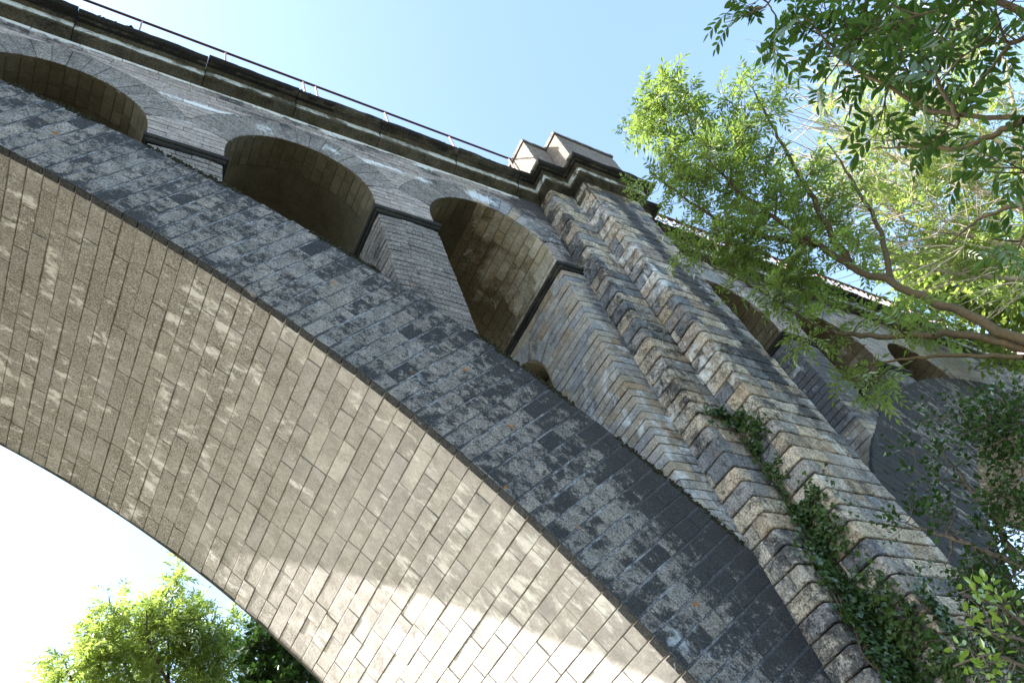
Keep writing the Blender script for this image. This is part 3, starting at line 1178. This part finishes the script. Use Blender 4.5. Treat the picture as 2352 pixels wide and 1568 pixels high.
for (xa, xb, yf, sd, lb) in ((15.28, 20.4, 8.98, 1, 'low stone pedestal behind, on the tower top'), (16.5, 19.75, 8.14, 2, 'stone pedestal standing forward on the tower top')):
    mb = MB()
    rough_box(mb, xa, xb, yf, 10.4 if sd == 1 else 9.0, 28.3, 31.5, .02, seed=sd)
    p_ = mb.build('pedestal', M_ped, viaduct, label=lb)
    mb = MB()
    rough_box(mb, xa - .07, xb + .07, yf - .07, 10.45 if sd == 1 else 9.1, 31.5, 31.68, .025, step=.12, seed=sd + 6)
    rough_box(mb, xa - .0, xb + .0, yf + .0, 10.45 if sd == 1 else 9.1, 31.66, 31.86, .03, step=.12, seed=sd + 9)
    mb.build('cap', M_ped, p_, stainfn=lambda V: np.stack([.10 + 0 * V[:, 0], 0 * V[:, 0], 0 * V[:, 0]], 1))

# ---- railings ------------------------------------------------------------------
YR, ZR = 10.02, 31.85


def bar(mb, x0, x1, y, z, w, h, n=1):
    box(mb, x0, x1, y - w / 2, y + w / 2, z - h, z)


rl = thing('railing', 'thin rusty handrail on spaced posts along the bridge edge, left of the tower', 'railing', (6., YR, 28.44))
mb = MB()
bar(mb, -22, 15.27, YR, ZR, .08, .065)
mb.build('handrail', M_rail, rl)
post = None
for x in [-.39, 2.55, 5.55, 6.06, 9.04, 12.08, 15.12, -3.4, -6.4, -9.4, -12.4, -15.4]:
    if post is None:
        mb = MB()
        box(mb, x - .03, x + .03, YR - .03, YR + .03, 28.2, ZR - .066)
        post = mb.build('post', M_balu, rl)
        px0 = x
    else:
        q = post.copy()
        scene.collection.objects.link(q)
        q.parent = rl
        q.location = post.location + Vector(((x - px0) * K, 0, 0))
rr_ = thing('railing', 'red-brown railing with close upright bars along the bridge edge, right of the tower', 'railing', (40., YR, 28.44))
mb = MB()
bar(mb, 20.6, 60, YR, ZR, .14, .12)
bar(mb, 20.6, 60, YR, 29.0, .08, .08)
mb.build('handrail', M_rail, rr_)
b0 = None
nb = 0
x = 20.9
while x < 60 and nb < 96:
    if b0 is None:
        mb = MB()
        box(mb, x - .035, x + .035, YR - .03, YR + .03, 28.42, ZR - .122)
        b0 = mb.build('baluster', M_balu, rr_)
        bx0 = x
    else:
        q = b0.copy()
        scene.collection.objects.link(q)
        q.parent = rr_
        q.location = b0.location + Vector(((x - bx0) * K, 0, 0))
    nb += 1
    x += .52

# ------------------------------------------------------------------ ground
mb = MB()
g = np.concatenate([-np.geomspace(3000, 12, 26), np.linspace(-10, 10, 21), np.geomspace(12, 3000, 26)])
A, B = np.meshgrid(g * 3, g * 3, indexing='ij')
Z = GROUND + (fbm(np.stack([A, B, 0 * A], -1), .05, 4) - .5) * .8 * np.exp(-(np.hypot(A, B) / 200) ** 2)
mb.add(np.stack([A, B, Z], -1).reshape(-1, 3), grid_faces(1, len(g), len(g)))
gr = mb.build('ground', simple('dry_grass', (.06, .062, .045), var=.3, scale=.8, bump=.3, col2=(.12, .115, .10)))
tag(gr, 'grassy river bank below the viaduct', None, kind='structure')


# ------------------------------------------------------------------ vegetation
def frame(T):
    T = T / (np.linalg.norm(T, axis=-1, keepdims=True) + 1e-9)
    a = np.cross(T, np.array([.11, .23, .97]))
    a /= np.linalg.norm(a, axis=-1, keepdims=True) + 1e-9
    return T, a, np.cross(a, T)


def leaflets(mb, P, D, Nn, L, W, rng, shape=0):
    """leaf blades at P pointing along D, blade normal Nn, length L"""
    D = D / (np.linalg.norm(D, axis=-1, keepdims=True) + 1e-9)
    S = np.cross(Nn, D)
    S /= np.linalg.norm(S, axis=-1, keepdims=True) + 1e-9
    Nn = np.cross(D, S)
    n = len(P)
    L = L[:, None]
    w = L * W
    fold = .25
    if shape == 0:
        pts = [(0, 0, 0), (.42, 1, 1), (1, 0, -.3), (.42, -1, 1)]
        F = [(0, 1, 2, 3)]
    elif shape == 1:
        pts = [(0, 0, 0), (.22, .8, .8), (.5, 1, 1), (.78, .62, .5), (1, 0, -.6), (.78, -.62, .5), (.5, -1, 1), (.22, -.8, .8), (.5, 0, 0)]
        F = [(0, 1, 2, 8), (8, 2, 3, 4), (8, 4, 5, 6), (0, 8, 6, 7)]
    else:
        pts = [(0, 0, 0), (-.1, .75, .2), (.3, 1.1, .3), (.45, .55, .1), (1, 0, -.5), (.45, -.55, .1), (.3, -1.1, .3), (-.1, -.75, .2), (.35, 0, 0)]
        F = [(0, 1, 2, 8), (8, 2, 3, 4), (8, 4, 5, 6), (0, 8, 6, 7)]
    V = np.stack([P + D * L * a + S * w * b + Nn * w * c * fold for a, b, c in pts], 1)
    m = len(pts)
    F = (np.array(F)[None] + (np.arange(n) * m)[:, None, None]).reshape(-1, 4)
    at_ = np.zeros((n, m, 4))
    at_[..., 0] = (.02 + .96 * rng.random(n))[:, None]
    mb.add(V.reshape(-1, 3), F, attr=at_.reshape(-1, 4))


def pinnate(mbl, mbw, P, D, L, rng, pairs=4, ll=.30, W=.17, shape=0, droop=.25):
    """compound leaves: P base, D direction, L rachis length"""
    n = len(P)
    T, a, b = frame(D)
    up = np.array([0, 0, 1.])
    Nn = up - T * (T @ up)[:, None]
    Nn += rng.normal(size=Nn.shape) * .35
    Nn /= np.linalg.norm(Nn, axis=1, keepdims=True) + 1e-9
    S = np.cross(T, Nn)
    S /= np.linalg.norm(S, axis=1, keepdims=True) + 1e-9
    Lc = L[:, None]
    Ps = []
    Ds = []
    Ls = []
    Ns = []
    for k in range(pairs + 1):
        f = (k + 1.2) / (pairs + 1.2)
        c = P + T * Lc * f - up * Lc * droop * f * f
        tk = T - up * droop * 2 * f
        if k == pairs:
            dirs = [tk]
        else:
            dirs = [tk * .75 + S * .95, tk * .75 - S * .95]
        for d in dirs:
            Ps.append(c)
            Ds.append(d + rng.normal(size=d.shape) * .12 - up * .12)
            Ls.append(L * ll * (1.05 if k == pairs else .78 + .35 * math.sin(math.pi * f)) * rng.uniform(.85, 1.15, n))
            Ns.append(Nn + rng.normal(size=d.shape) * .22)
    leaflets(mbl, np.concatenate(Ps), np.concatenate(Ds), np.concatenate(Ns), np.concatenate(Ls), W, rng, shape)
    if mbw is not None:
        f = np.linspace(0, 1, 3)
        R_ = P[:, None, :] + T[:, None, :] * (L[:, None] * f)[..., None] - up * (L[:, None] * droop * f * f)[..., None]
        tube(mbw, R_, np.array([.006, .005, .003])[None] * np.ones((n, 1)) * (L[:, None] / .5), 3)


def polyline(pts, n):
    pts = np.array(pts, float)
    d = np.concatenate([[0], np.cumsum(np.linalg.norm(pts[1:] - pts[:-1], axis=1))])
    t = np.linspace(0, d[-1], n)
    o = np.stack([np.interp(t, d, pts[:, i]) for i in range(3)], 1)
    for _ in range(2):
        o[1:-1] = (o[:-2] + 2 * o[1:-1] + o[2:]) / 4
    return o


def tree(name, label, cat, base, limbs, blobs, leaf, bark, group=None, seed=1, shoots=4, Ls=.7, leafL=.5, pairs=4, ll=.30, W=.17, shape=0, r0=.10,
         per=6, droop=.25, bare=0, rach=False, twigr=.014, simple_leaf=False, rootr=.35, wig=.12):
    rng = np.random.default_rng(seed)
    root = thing(name, label, cat, (base[0], base[1], GROUND), group)
    mw = MB()
    ml = MB()
    sk = []
    for i, (pts, ra, rb) in enumerate(limbs):
        P = polyline(pts, max(8, int(6 * len(pts))))
        P[1:-1] += (rng.random((len(P) - 2, 3)) - .5) * .12 * min(1, ra * 6)
        rad = np.linspace(ra, rb, len(P))
        tube(mw, P, rad[None], 8)
        sk.append(np.concatenate([P, rad[:, None]], 1))
    sk = np.concatenate(sk)
    cen = []
    for c, rad, n in blobs:
        q = rng.normal(size=(n, 3))
        q /= np.linalg.norm(q, axis=1, keepdims=True)
        q *= rng.random((n, 1)) ** .42
        Rr = np.array(rad, float)
        if Rr.ndim == 0 or Rr.size == 1:
            off = q * Rr
        elif Rr.shape == (3,):
            off = (q * Rr) @ CAM.T        # radii along picture-right, picture-up and depth
        cen.append(np.array(c) + off)
    cen = np.concatenate(cen)
    dmin = np.array([np.linalg.norm(sk[:, :3] - c, axis=1).min() for c in cen])
    cen = cen[np.argsort(dmin)]
    tips = []
    tdir = []
    tw = []
    twr = []
    for c in cen:
        dd = np.linalg.norm(sk[:, :3] - c, axis=1)
        j = int(np.argmin(dd + rng.random() * .3 - np.minimum(sk[:, 3], .05) * 4))
        a = sk[j, :3]
        L = dd[j]
        if L < .05:
            L = .05
        m = 6
        t = np.linspace(0, 1, m)[:, None]
        bend = rng.normal(size=3) * L * .10
        P = a + (c - a) * t + bend * (t * (1 - t)) * 2 + rng.normal(size=(m, 3)) * L * wig * .2 * np.sin(np.pi * t)
        ra = min(sk[j, 3] * .7, .02 + .014 * L)
        rb = twigr * .55
        rd = np.linspace(max(ra, rb), rb, m)
        tw.append(P)
        twr.append(rd)
        sk = np.concatenate([sk, np.concatenate([P[1:], rd[1:, None]], 1)])
        tips.append(P[-1])
        tdir.append(P[-1] - P[-3] + np.array([0, 0, .12 * L]))
    tube(mw, np.array(tw), np.array(twr), 5)
    tips = np.array(tips)
    tdir = np.array(tdir)
    tdir /= np.linalg.norm(tdir, axis=1, keepdims=True) + 1e-9
    # shoots at each tip
    n = len(tips)
    S0 = np.repeat(tips, shoots, 0)
    D0 = np.repeat(tdir, shoots, 0) + rng.normal(size=(n * shoots, 3)) * .55 + np.array([0, 0, .15])
    D0 /= np.linalg.norm(D0, axis=1, keepdims=True)
    LL = Ls * rng.uniform(.6, 1.3, n * shoots)
    f = np.linspace(0, 1, 4)
    P = S0[:, None, :] + D0[:, None, :] * (LL[:, None] * f)[..., None] + np.array([0, 0, .10]) * ((LL[:, None] * f * f)[..., None])
    tube(mw, P, np.linspace(twigr * .6, twigr * .25, 4)[None] * np.ones((len(P), 1)), 4)
    T, a, b = frame(D0)
    for k in range(per // 2):
        fk = (k + .6) / (per / 2)
        c = S0 + D0 * (LL * fk)[:, None] + np.array([0, 0, .10]) * (LL * fk * fk)[:, None]
        ang = rng.uniform(0, 6.28, len(S0))
        sd = a * np.cos(ang)[:, None] + b * np.sin(ang)[:, None]
        for s_ in (1, -1):
            d = D0 * .55 + sd * s_ * .8 + np.array([0, 0, .05]) + rng.normal(size=sd.shape) * .1
            d /= np.linalg.norm(d, axis=1, keepdims=True)
            L_ = leafL * rng.uniform(.7, 1.2, len(c))
            if simple_leaf:
                leaflets(ml, c + d * .05, d, np.array([0, 0, 1.]) + rng.normal(size=d.shape) * .5, L_, W, rng, shape)
            else:
                pinnate(ml, mw if rach else None, c, d, L_, rng, pairs, ll, W, shape, droop)
    if bare:
        j = rng.integers(0, len(tips), bare)
        Db = tdir[j] + rng.normal(size=(bare, 3)) * .3 + np.array([0, 0, .2]) - CAM[:, 0] * .9
        Db /= np.linalg.norm(Db, axis=1, keepdims=True)
        Lb = rng.uniform(1.2, 4.2, bare)
        f = np.linspace(0, 1, 6)
        P = tips[j][:, None, :] + Db[:, None, :] * (Lb[:, None] * f)[..., None] + rng.normal(size=(bare, 6, 3)) * .03
        tube(mw, P, np.linspace(.028, .008, 6)[None] * np.ones((bare, 1)), 4)
    mw.build('trunk', bark, root, smooth=True)
    ml.build('crown', leaf, root)
    return root


def L(pts, d0, d1):
    n = len(pts)
    return [at(x, y, d0 + (d1 - d0) * i / (n - 1)) for i, (x, y) in enumerate(pts)]


def blob(x, y, dist, rx, ry, rz, n):
    """leaf mass seen at x,y at a distance; radii in picture px, depth radius in units"""
    s = dist / 1789.6
    return (at(x, y, dist), (rx * s, ry * s, rz), n)


def under(p, dz=0):
    return np.array([p[0], p[1], GROUND - .2])


# tree standing before the right-hand arches, reaching over the tower
D1 = 22.
j1 = at(2600, 860, 19.)
limbs = [([under(j1) + [.8, -.5, 0], (j1 + under(j1)) / 2 + [.3, 0, 0], j1, *L([(2352, 790), (2180, 705), (2050, 650), (1955, 615), (1880, 560), (1800, 520), (1700, 440), (1620, 360), (1565, 240)], 20, 24)], .24, .02),
         (L([(1955, 615), (1885, 490), (1800, 340), (1735, 215)], 21.8, 24), .10, .025),
         (L([(1880, 560), (1780, 550), (1650, 510), (1500, 400)], 22.2, 23.5), .09, .02),
         (L([(2380, 805), (2200, 765), (2050, 775), (1900, 765), (1830, 720), (1740, 665), (1620, 600)], 20, 22.5), .10, .02),
         (L([(2352, 820), (2160, 815), (2010, 832), (1930, 870)], 20, 21.5), .06, .015),
         (L([(2050, 650), (2020, 520), (1950, 400), (1900, 330)], 21.2, 25), .08, .02)]
blobs = [blob(1560, 260, 24, 77, 61, 2.2, 36), blob(1720, 260, 24, 57, 69, 2.2, 28), blob(1600, 400, 23.5, 122, 65, 2.5, 56), blob(1760, 450, 23.5, 98, 73, 2.5, 41),
         blob(1700, 560, 22.5, 131, 57, 2., 50), blob(1500, 290, 24, 41, 49, 1.5, 12), blob(1880, 590, 22, 98, 49, 2., 24), blob(1800, 680, 21.5, 114, 41, 1.5, 24),
         blob(1900, 480, 23, 73, 65, 2., 20), blob(2080, 740, 21, 114, 32, 1.5, 14), blob(2020, 870, 21, 49, 20, 1., 7), blob(1860, 760, 21, 57, 32, 1., 7)]
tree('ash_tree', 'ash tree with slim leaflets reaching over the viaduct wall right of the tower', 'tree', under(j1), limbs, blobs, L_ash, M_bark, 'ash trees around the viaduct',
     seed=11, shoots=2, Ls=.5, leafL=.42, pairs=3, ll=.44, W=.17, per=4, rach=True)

# tall tree of bare pale twigs behind
j2 = at(2750, 620, 36.)
limbs = [([under(j2), j2, *L([(2500, 560), (2352, 480), (2150, 400), (1980, 330), (1850, 290)], 36, 38)], .6, .03),
         (L([(2420, 480), (2300, 330), (2150, 220), (1950, 130)], 36, 38), .16, .03),
         (L([(2500, 560), (2300, 560), (2120, 520), (1960, 470), (1880, 430)], 35, 37), .16, .03),
         (L([(2500, 600), (2350, 640), (2200, 630), (2080, 600)], 35, 36), .14, .03),
         (L([(2352, 480), (2330, 250), (2290, 60)], 36, 38), .14, .03)]
blobs = [blob(2000, 320, 37, 170, 110, 4, 63), blob(2200, 420, 36, 170, 130, 4, 75), blob(2100, 150, 38, 170, 110, 4, 45), blob(2280, 250, 37, 120, 150, 4, 45), blob(1980, 470, 36, 90, 70, 3, 27),
         blob(2150, 560, 36, 180, 60, 3, 45), blob(2300, 580, 35, 90, 80, 3, 30)]
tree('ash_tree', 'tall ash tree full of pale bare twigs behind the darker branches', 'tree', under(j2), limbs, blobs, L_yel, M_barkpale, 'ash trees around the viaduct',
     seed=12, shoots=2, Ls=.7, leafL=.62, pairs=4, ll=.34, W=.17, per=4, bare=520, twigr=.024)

# dense sunlit tree beyond the viaduct deck
j3 = at(2500, 900, 50.)
limbs = [([under(j3), j3, *L([(2400, 800), (2300, 700), (2220, 620)], 50, 50)], .6, .05), (L([(2400, 800), (2200, 760), (2120, 700)], 50, 50), .2, .05)]
blobs = [blob(2250, 660, 50, 130, 90, 4, 130), blob(2150, 620, 50, 80, 70, 4, 50), blob(2330, 740, 50, 70, 80, 4, 50)]
tree('broadleaf_tree', 'dense yellow-green tree rising above the right end of the deck', 'tree', under(j3), limbs, blobs, L_yel, M_barkdark, seed=13, shoots=4, Ls=1.1, leafL=.42, W=.34, per=8, simple_leaf=True)

# near branches with large dark leaflets at the top right
D4 = 9.
j4 = at(2900, 200, 9.5)
limbs = [([under(j4) + [1, 0, 0], j4, *L([(2500, 270), (2352, 276), (2200, 272), (2100, 235), (2000, 190), (1900, 110), (1850, 40)], 9, 9.5)], .10, .010),
         (L([(2200, 272), (2150, 180), (2090, 60), (2040, -20)], 9.1, 9.6), .025, .008),
         (L([(2352, 276), (2280, 310), (2200, 345), (2130, 335), (2010, 340)], 9, 9.4), .035, .008),
         (L([(2500, 270), (2420, 60), (2200, -30), (2000, -60), (1830, -40), (1740, -10)], 9.2, 10), .05, .010),
         (L([(2000, -60), (1990, 20), (1960, 80), (1900, 130)], 9.8, 10), .03, .012),
         (L([(2420, 60), (2320, 100), (2250, 190)], 9, 9), .03, .01),
         (L([(2500, 400), (2400, 450), (2250, 500), (2180, 560)], 9, 9.2), .03, .01)]
blobs = [blob(1960, 80, 9.8, 85, 70, .6, 11), blob(1800, 0, 10, 50, 22, .4, 3), blob(2140, 60, 9.2, 90, 70, .7, 4), blob(2290, 80, 8.8, 70, 90, .8, 7), blob(2270, 270, 9, 60, 40, .5, 2),
         blob(2310, 430, 9, 40, 40, .5, 2), blob(2060, 180, 9.4, 60, 40, .5, 2), blob(2330, 540, 9, 24, 30, .4, 2)]
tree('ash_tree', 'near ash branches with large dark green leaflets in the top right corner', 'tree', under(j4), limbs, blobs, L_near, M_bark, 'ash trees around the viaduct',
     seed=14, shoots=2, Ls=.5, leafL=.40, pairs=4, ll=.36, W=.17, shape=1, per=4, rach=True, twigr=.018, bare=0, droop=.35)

# dark undergrowth tree lower right, in front of the second arch
j5 = at(2600, 1500, 17.)
limbs = [([under(j5), j5, *L([(2450, 1400), (2352, 1300), (2280, 1180), (2200, 1080)], 17, 18)], .25, .03),
         (L([(2450, 1400), (2330, 1430), (2200, 1420)], 17, 17), .08, .02), (L([(2352, 1300), (2200, 1240), (2080, 1200)], 17, 18), .07, .015),
         (L([(2500, 1100), (2352, 1000), (2300, 930)], 17, 18), .1, .02)]
blobs = [blob(2320, 990, 17.5, 45, 90, 1.5, 95), blob(2290, 1150, 17.5, 60, 30, 1.2, 20), blob(2335, 1400, 17, 50, 100, 1.5, 100), blob(2150, 1200, 17.5, 90, 25, 1.2, 16), blob(2335, 1240, 17, 30, 70, 1., 30),
         blob(2300, 1520, 17, 60, 50, 1.5, 34), blob(2110, 1060, 17.5, 70, 40, 1., 9), blob(2200, 960, 17.5, 60, 30, 1, 8), blob(2230, 1330, 17, 40, 40, 1, 10)]
tree('hazel_tree', 'dark leafy tree hanging before the far arch at the lower right', 'tree', under(j5), limbs, blobs, L_dark, M_barkdark, seed=15, shoots=2, Ls=.4, leafL=.13, W=.34, per=8, simple_leaf=True)

# sprig with bright toothed leaves
j6 = at(2550, 1620, 8.)
limbs = [([under(j6), j6, *L([(2352, 1420), (2300, 1380), (2235, 1365), (2200, 1360)], 8, 8)], .05, .008),
         (L([(2450, 1560), (2352, 1530), (2280, 1500), (2190, 1530)], 8, 8), .02, .008), (L([(2450, 1500), (2352, 1470), (2270, 1450)], 8, 8), .02, .008)]
blobs = [blob(2235, 1365, 8, 30, 10, .2, 4), blob(2290, 1390, 8, 40, 14, .2, 3), blob(2300, 1455, 8, 40, 18, .3, 4), blob(2270, 1530, 8, 60, 20, .3, 6), blob(2340, 1540, 8, 24, 30, .3, 4), blob(2340, 1400, 8, 20, 30, .2, 3)]
tree('shrub', 'young shrub sprigs with bright green toothed leaves at the lower right edge', 'shrub', under(j6), limbs, blobs, L_bright, M_barkdark, seed=16, shoots=1, Ls=.20, leafL=.08, W=.28, shape=1, per=6,
     simple_leaf=True, twigr=.01)

# sunlit ash under the arch, beyond the bridge
j7 = at(400, 2300, 36.)
limbs = [([under(j7), at(400, 1900, 36), *L([(390, 1700), (385, 1568), (380, 1450), (405, 1310)], 36, 37)], .30, .02),
         (L([(390, 1700), (290, 1540), (250, 1370)], 36, 36), .12, .02), (L([(385, 1600), (470, 1480), (500, 1390)], 36, 36), .10, .02), (L([(390, 1800), (200, 1640), (140, 1500)], 36, 36), .10, .02),
         (L([(385, 1568), (340, 1470), (335, 1400)], 35, 35), .07, .02)]
blobs = [blob(402, 1345, 36, 16, 45, .8, 9), blob(400, 1420, 36, 45, 45, 1.6, 26), blob(455, 1450, 36, 60, 55, 2., 38), blob(510, 1480, 36, 25, 60, 1.5, 18), blob(300, 1440, 36, 60, 45, 2., 33), blob(250, 1400, 36, 14, 40, .8, 8),
         blob(330, 1500, 36, 110, 45, 2.5, 60), blob(230, 1500, 36, 45, 50, 2, 27), blob(470, 1540, 36, 80, 45, 2.2, 45), blob(330, 1590, 36, 150, 50, 2.5, 52),
         blob(145, 1530, 36, 14, 36, .8, 8), blob(140, 1590, 36, 50, 28, 1.5, 16), blob(400, 1640, 36, 180, 60, 3, 30)]
tree('ash_tree', 'bright sunlit ash tree seen under the arch at the lower left', 'tree', under(j7), limbs, blobs, L_yel, M_bark, 'ash trees around the viaduct',
     seed=17, shoots=2, Ls=.4, leafL=.66, pairs=4, ll=.36, W=.15, per=4)
j8 = at(700, 2300, 33.)
limbs = [([under(j8), at(690, 1800, 33), *L([(680, 1620), (640, 1520), (600, 1450)], 33, 33)], .3, .03), (L([(680, 1620), (700, 1560), (720, 1530)], 33, 33), .1, .03)]
blobs = [blob(600, 1470, 33, 26, 40, 1.2, 34), blob(650, 1550, 33, 65, 48, 2, 120), blob(620, 1600, 33, 80, 50, 2, 60)]
tree('broadleaf_tree', 'dark shaded tree beside the arch edge at the lower left', 'tree', under(j8), limbs, blobs, L_dark, M_barkdark, seed=18, shoots=3, Ls=.5, leafL=.26, W=.38, per=8, simple_leaf=True)

# ---- ivy climbing the tower --------------------------------------------------
IV = [(15.72, 9.16, 13.56, .3), (16.0, 9.16, 13.6, .2), (16.39, 8.92, 13.33, .25), (16.38, 8.58, 12.63, .3), (16.38, 9.04, 12.33, .3), (16.36, 9.02, 11.42, .3), (16.35, 9.01, 10.57, .35), (16.34, 8.53, 10.0, .38),
      (16.34, 9.08, 9.77, .45), (16.33, 8.6, 9.36, .4), (16.03, 9.13, 8.97, .45), (16.32, 8.92, 8.45, .5), (15.71, 9.12, 8.07, .4), (16.22, 9.11, 7.63, .5), (15.35, 9.11, 7.02, .35), (16.3, 8.9, 7.14, .5),
      (15.7, 9.11, 6.61, .5), (16.03, 9.11, 6.2, .5), (15.3, 9.1, 5.89, .35), (16.2, 9.1, 5.8, .5), (15.9, 9.1, 5.0, .6), (16.84, 8.02, 7.44, .18), (16.54, 8.0, 6.84, .25), (16.5, 7.99, 6.4, .28), (16.46, 7.98, 5.98, .3),
      (16.74, 7.97, 5.58, .3), (16.27, 8.22, 5.44, .3), (16.72, 7.96, 5.09, .3), (16.2, 9.0, 4.2, .6), (15.9, 9.0, 3.2, .6)]
rng = np.random.default_rng(44)
iv = thing('ivy', 'dark green ivy climbing the inner corner of the rusticated tower', 'ivy', (16.2, 8.9, GROUND))
ml = MB()
mw = MB()


def onto(P):
    """press points onto the stepped tower surface, returning surface normal"""
    x, y, z = P.T
    X2, Y1, Y2 = x2(z), y1(z), y2(z)
    N_ = np.zeros_like(P)
    Q_ = P.copy()
    left = x < X2 - .0
    front = (~left) & (y < Y2 + .12)
    side = (~left) & (~front)
    # points behind the side plane but in front of the recess go on the nearer sheet
    nearside = left & ((X2 - x) < (Y1 - y)) & (y > Y2)
    onp1 = left & ~nearside
    Q_[onp1, 1] = Y1[onp1]
    N_[onp1] = (0, -1, 0)
    s = nearside | side
    Q_[s, 0] = X2[s]
    N_[s] = (-1, 0, 0)
    Q_[front, 1] = Y2[front]
    N_[front] = (0, -1, 0)
    return Q_, N_


allP = []
for x, y, z, r in IV:
    n = int(1150 * r * r + 70)
    P = np.array([x, y, z]) + rng.normal(size=(n, 3)) * np.array([r, r, r * 1.1]) * .72
    allP.append(P)
P = np.concatenate(allP)
keep = fbm(P, 2.4, 9, 2) > .43
P, N_ = onto(P[keep])
keep = P[:, 0] > 15.08
P, N_ = P[keep], N_[keep]
D = np.array([0, 0, -1.]) + rng.normal(size=P.shape) * .6
Nn = N_ + np.array([0, 0, .35]) + rng.normal(size=P.shape) * .45
leaflets(ml, P + N_ * (.06 + rng.random((len(P), 1)) * .16), D, Nn, rng.uniform(.06, .15, len(P)), .5, rng, 2)
ml.build('foliage', L_ivy, iv)
main = [np.array(q[:3]) for q in IV[:21:2]]
for k in range(8):
    off = rng.normal(size=3) * .22
    pts = polyline([m_ + off + rng.normal(size=3) * .12 for m_ in main[::-1]], 40)
    Pp, Nq = onto(pts)
    tube(mw, Pp + Nq * .06, np.linspace(.02, .006, 40)[None], 5)
mw.build('stem', M_bark, iv)
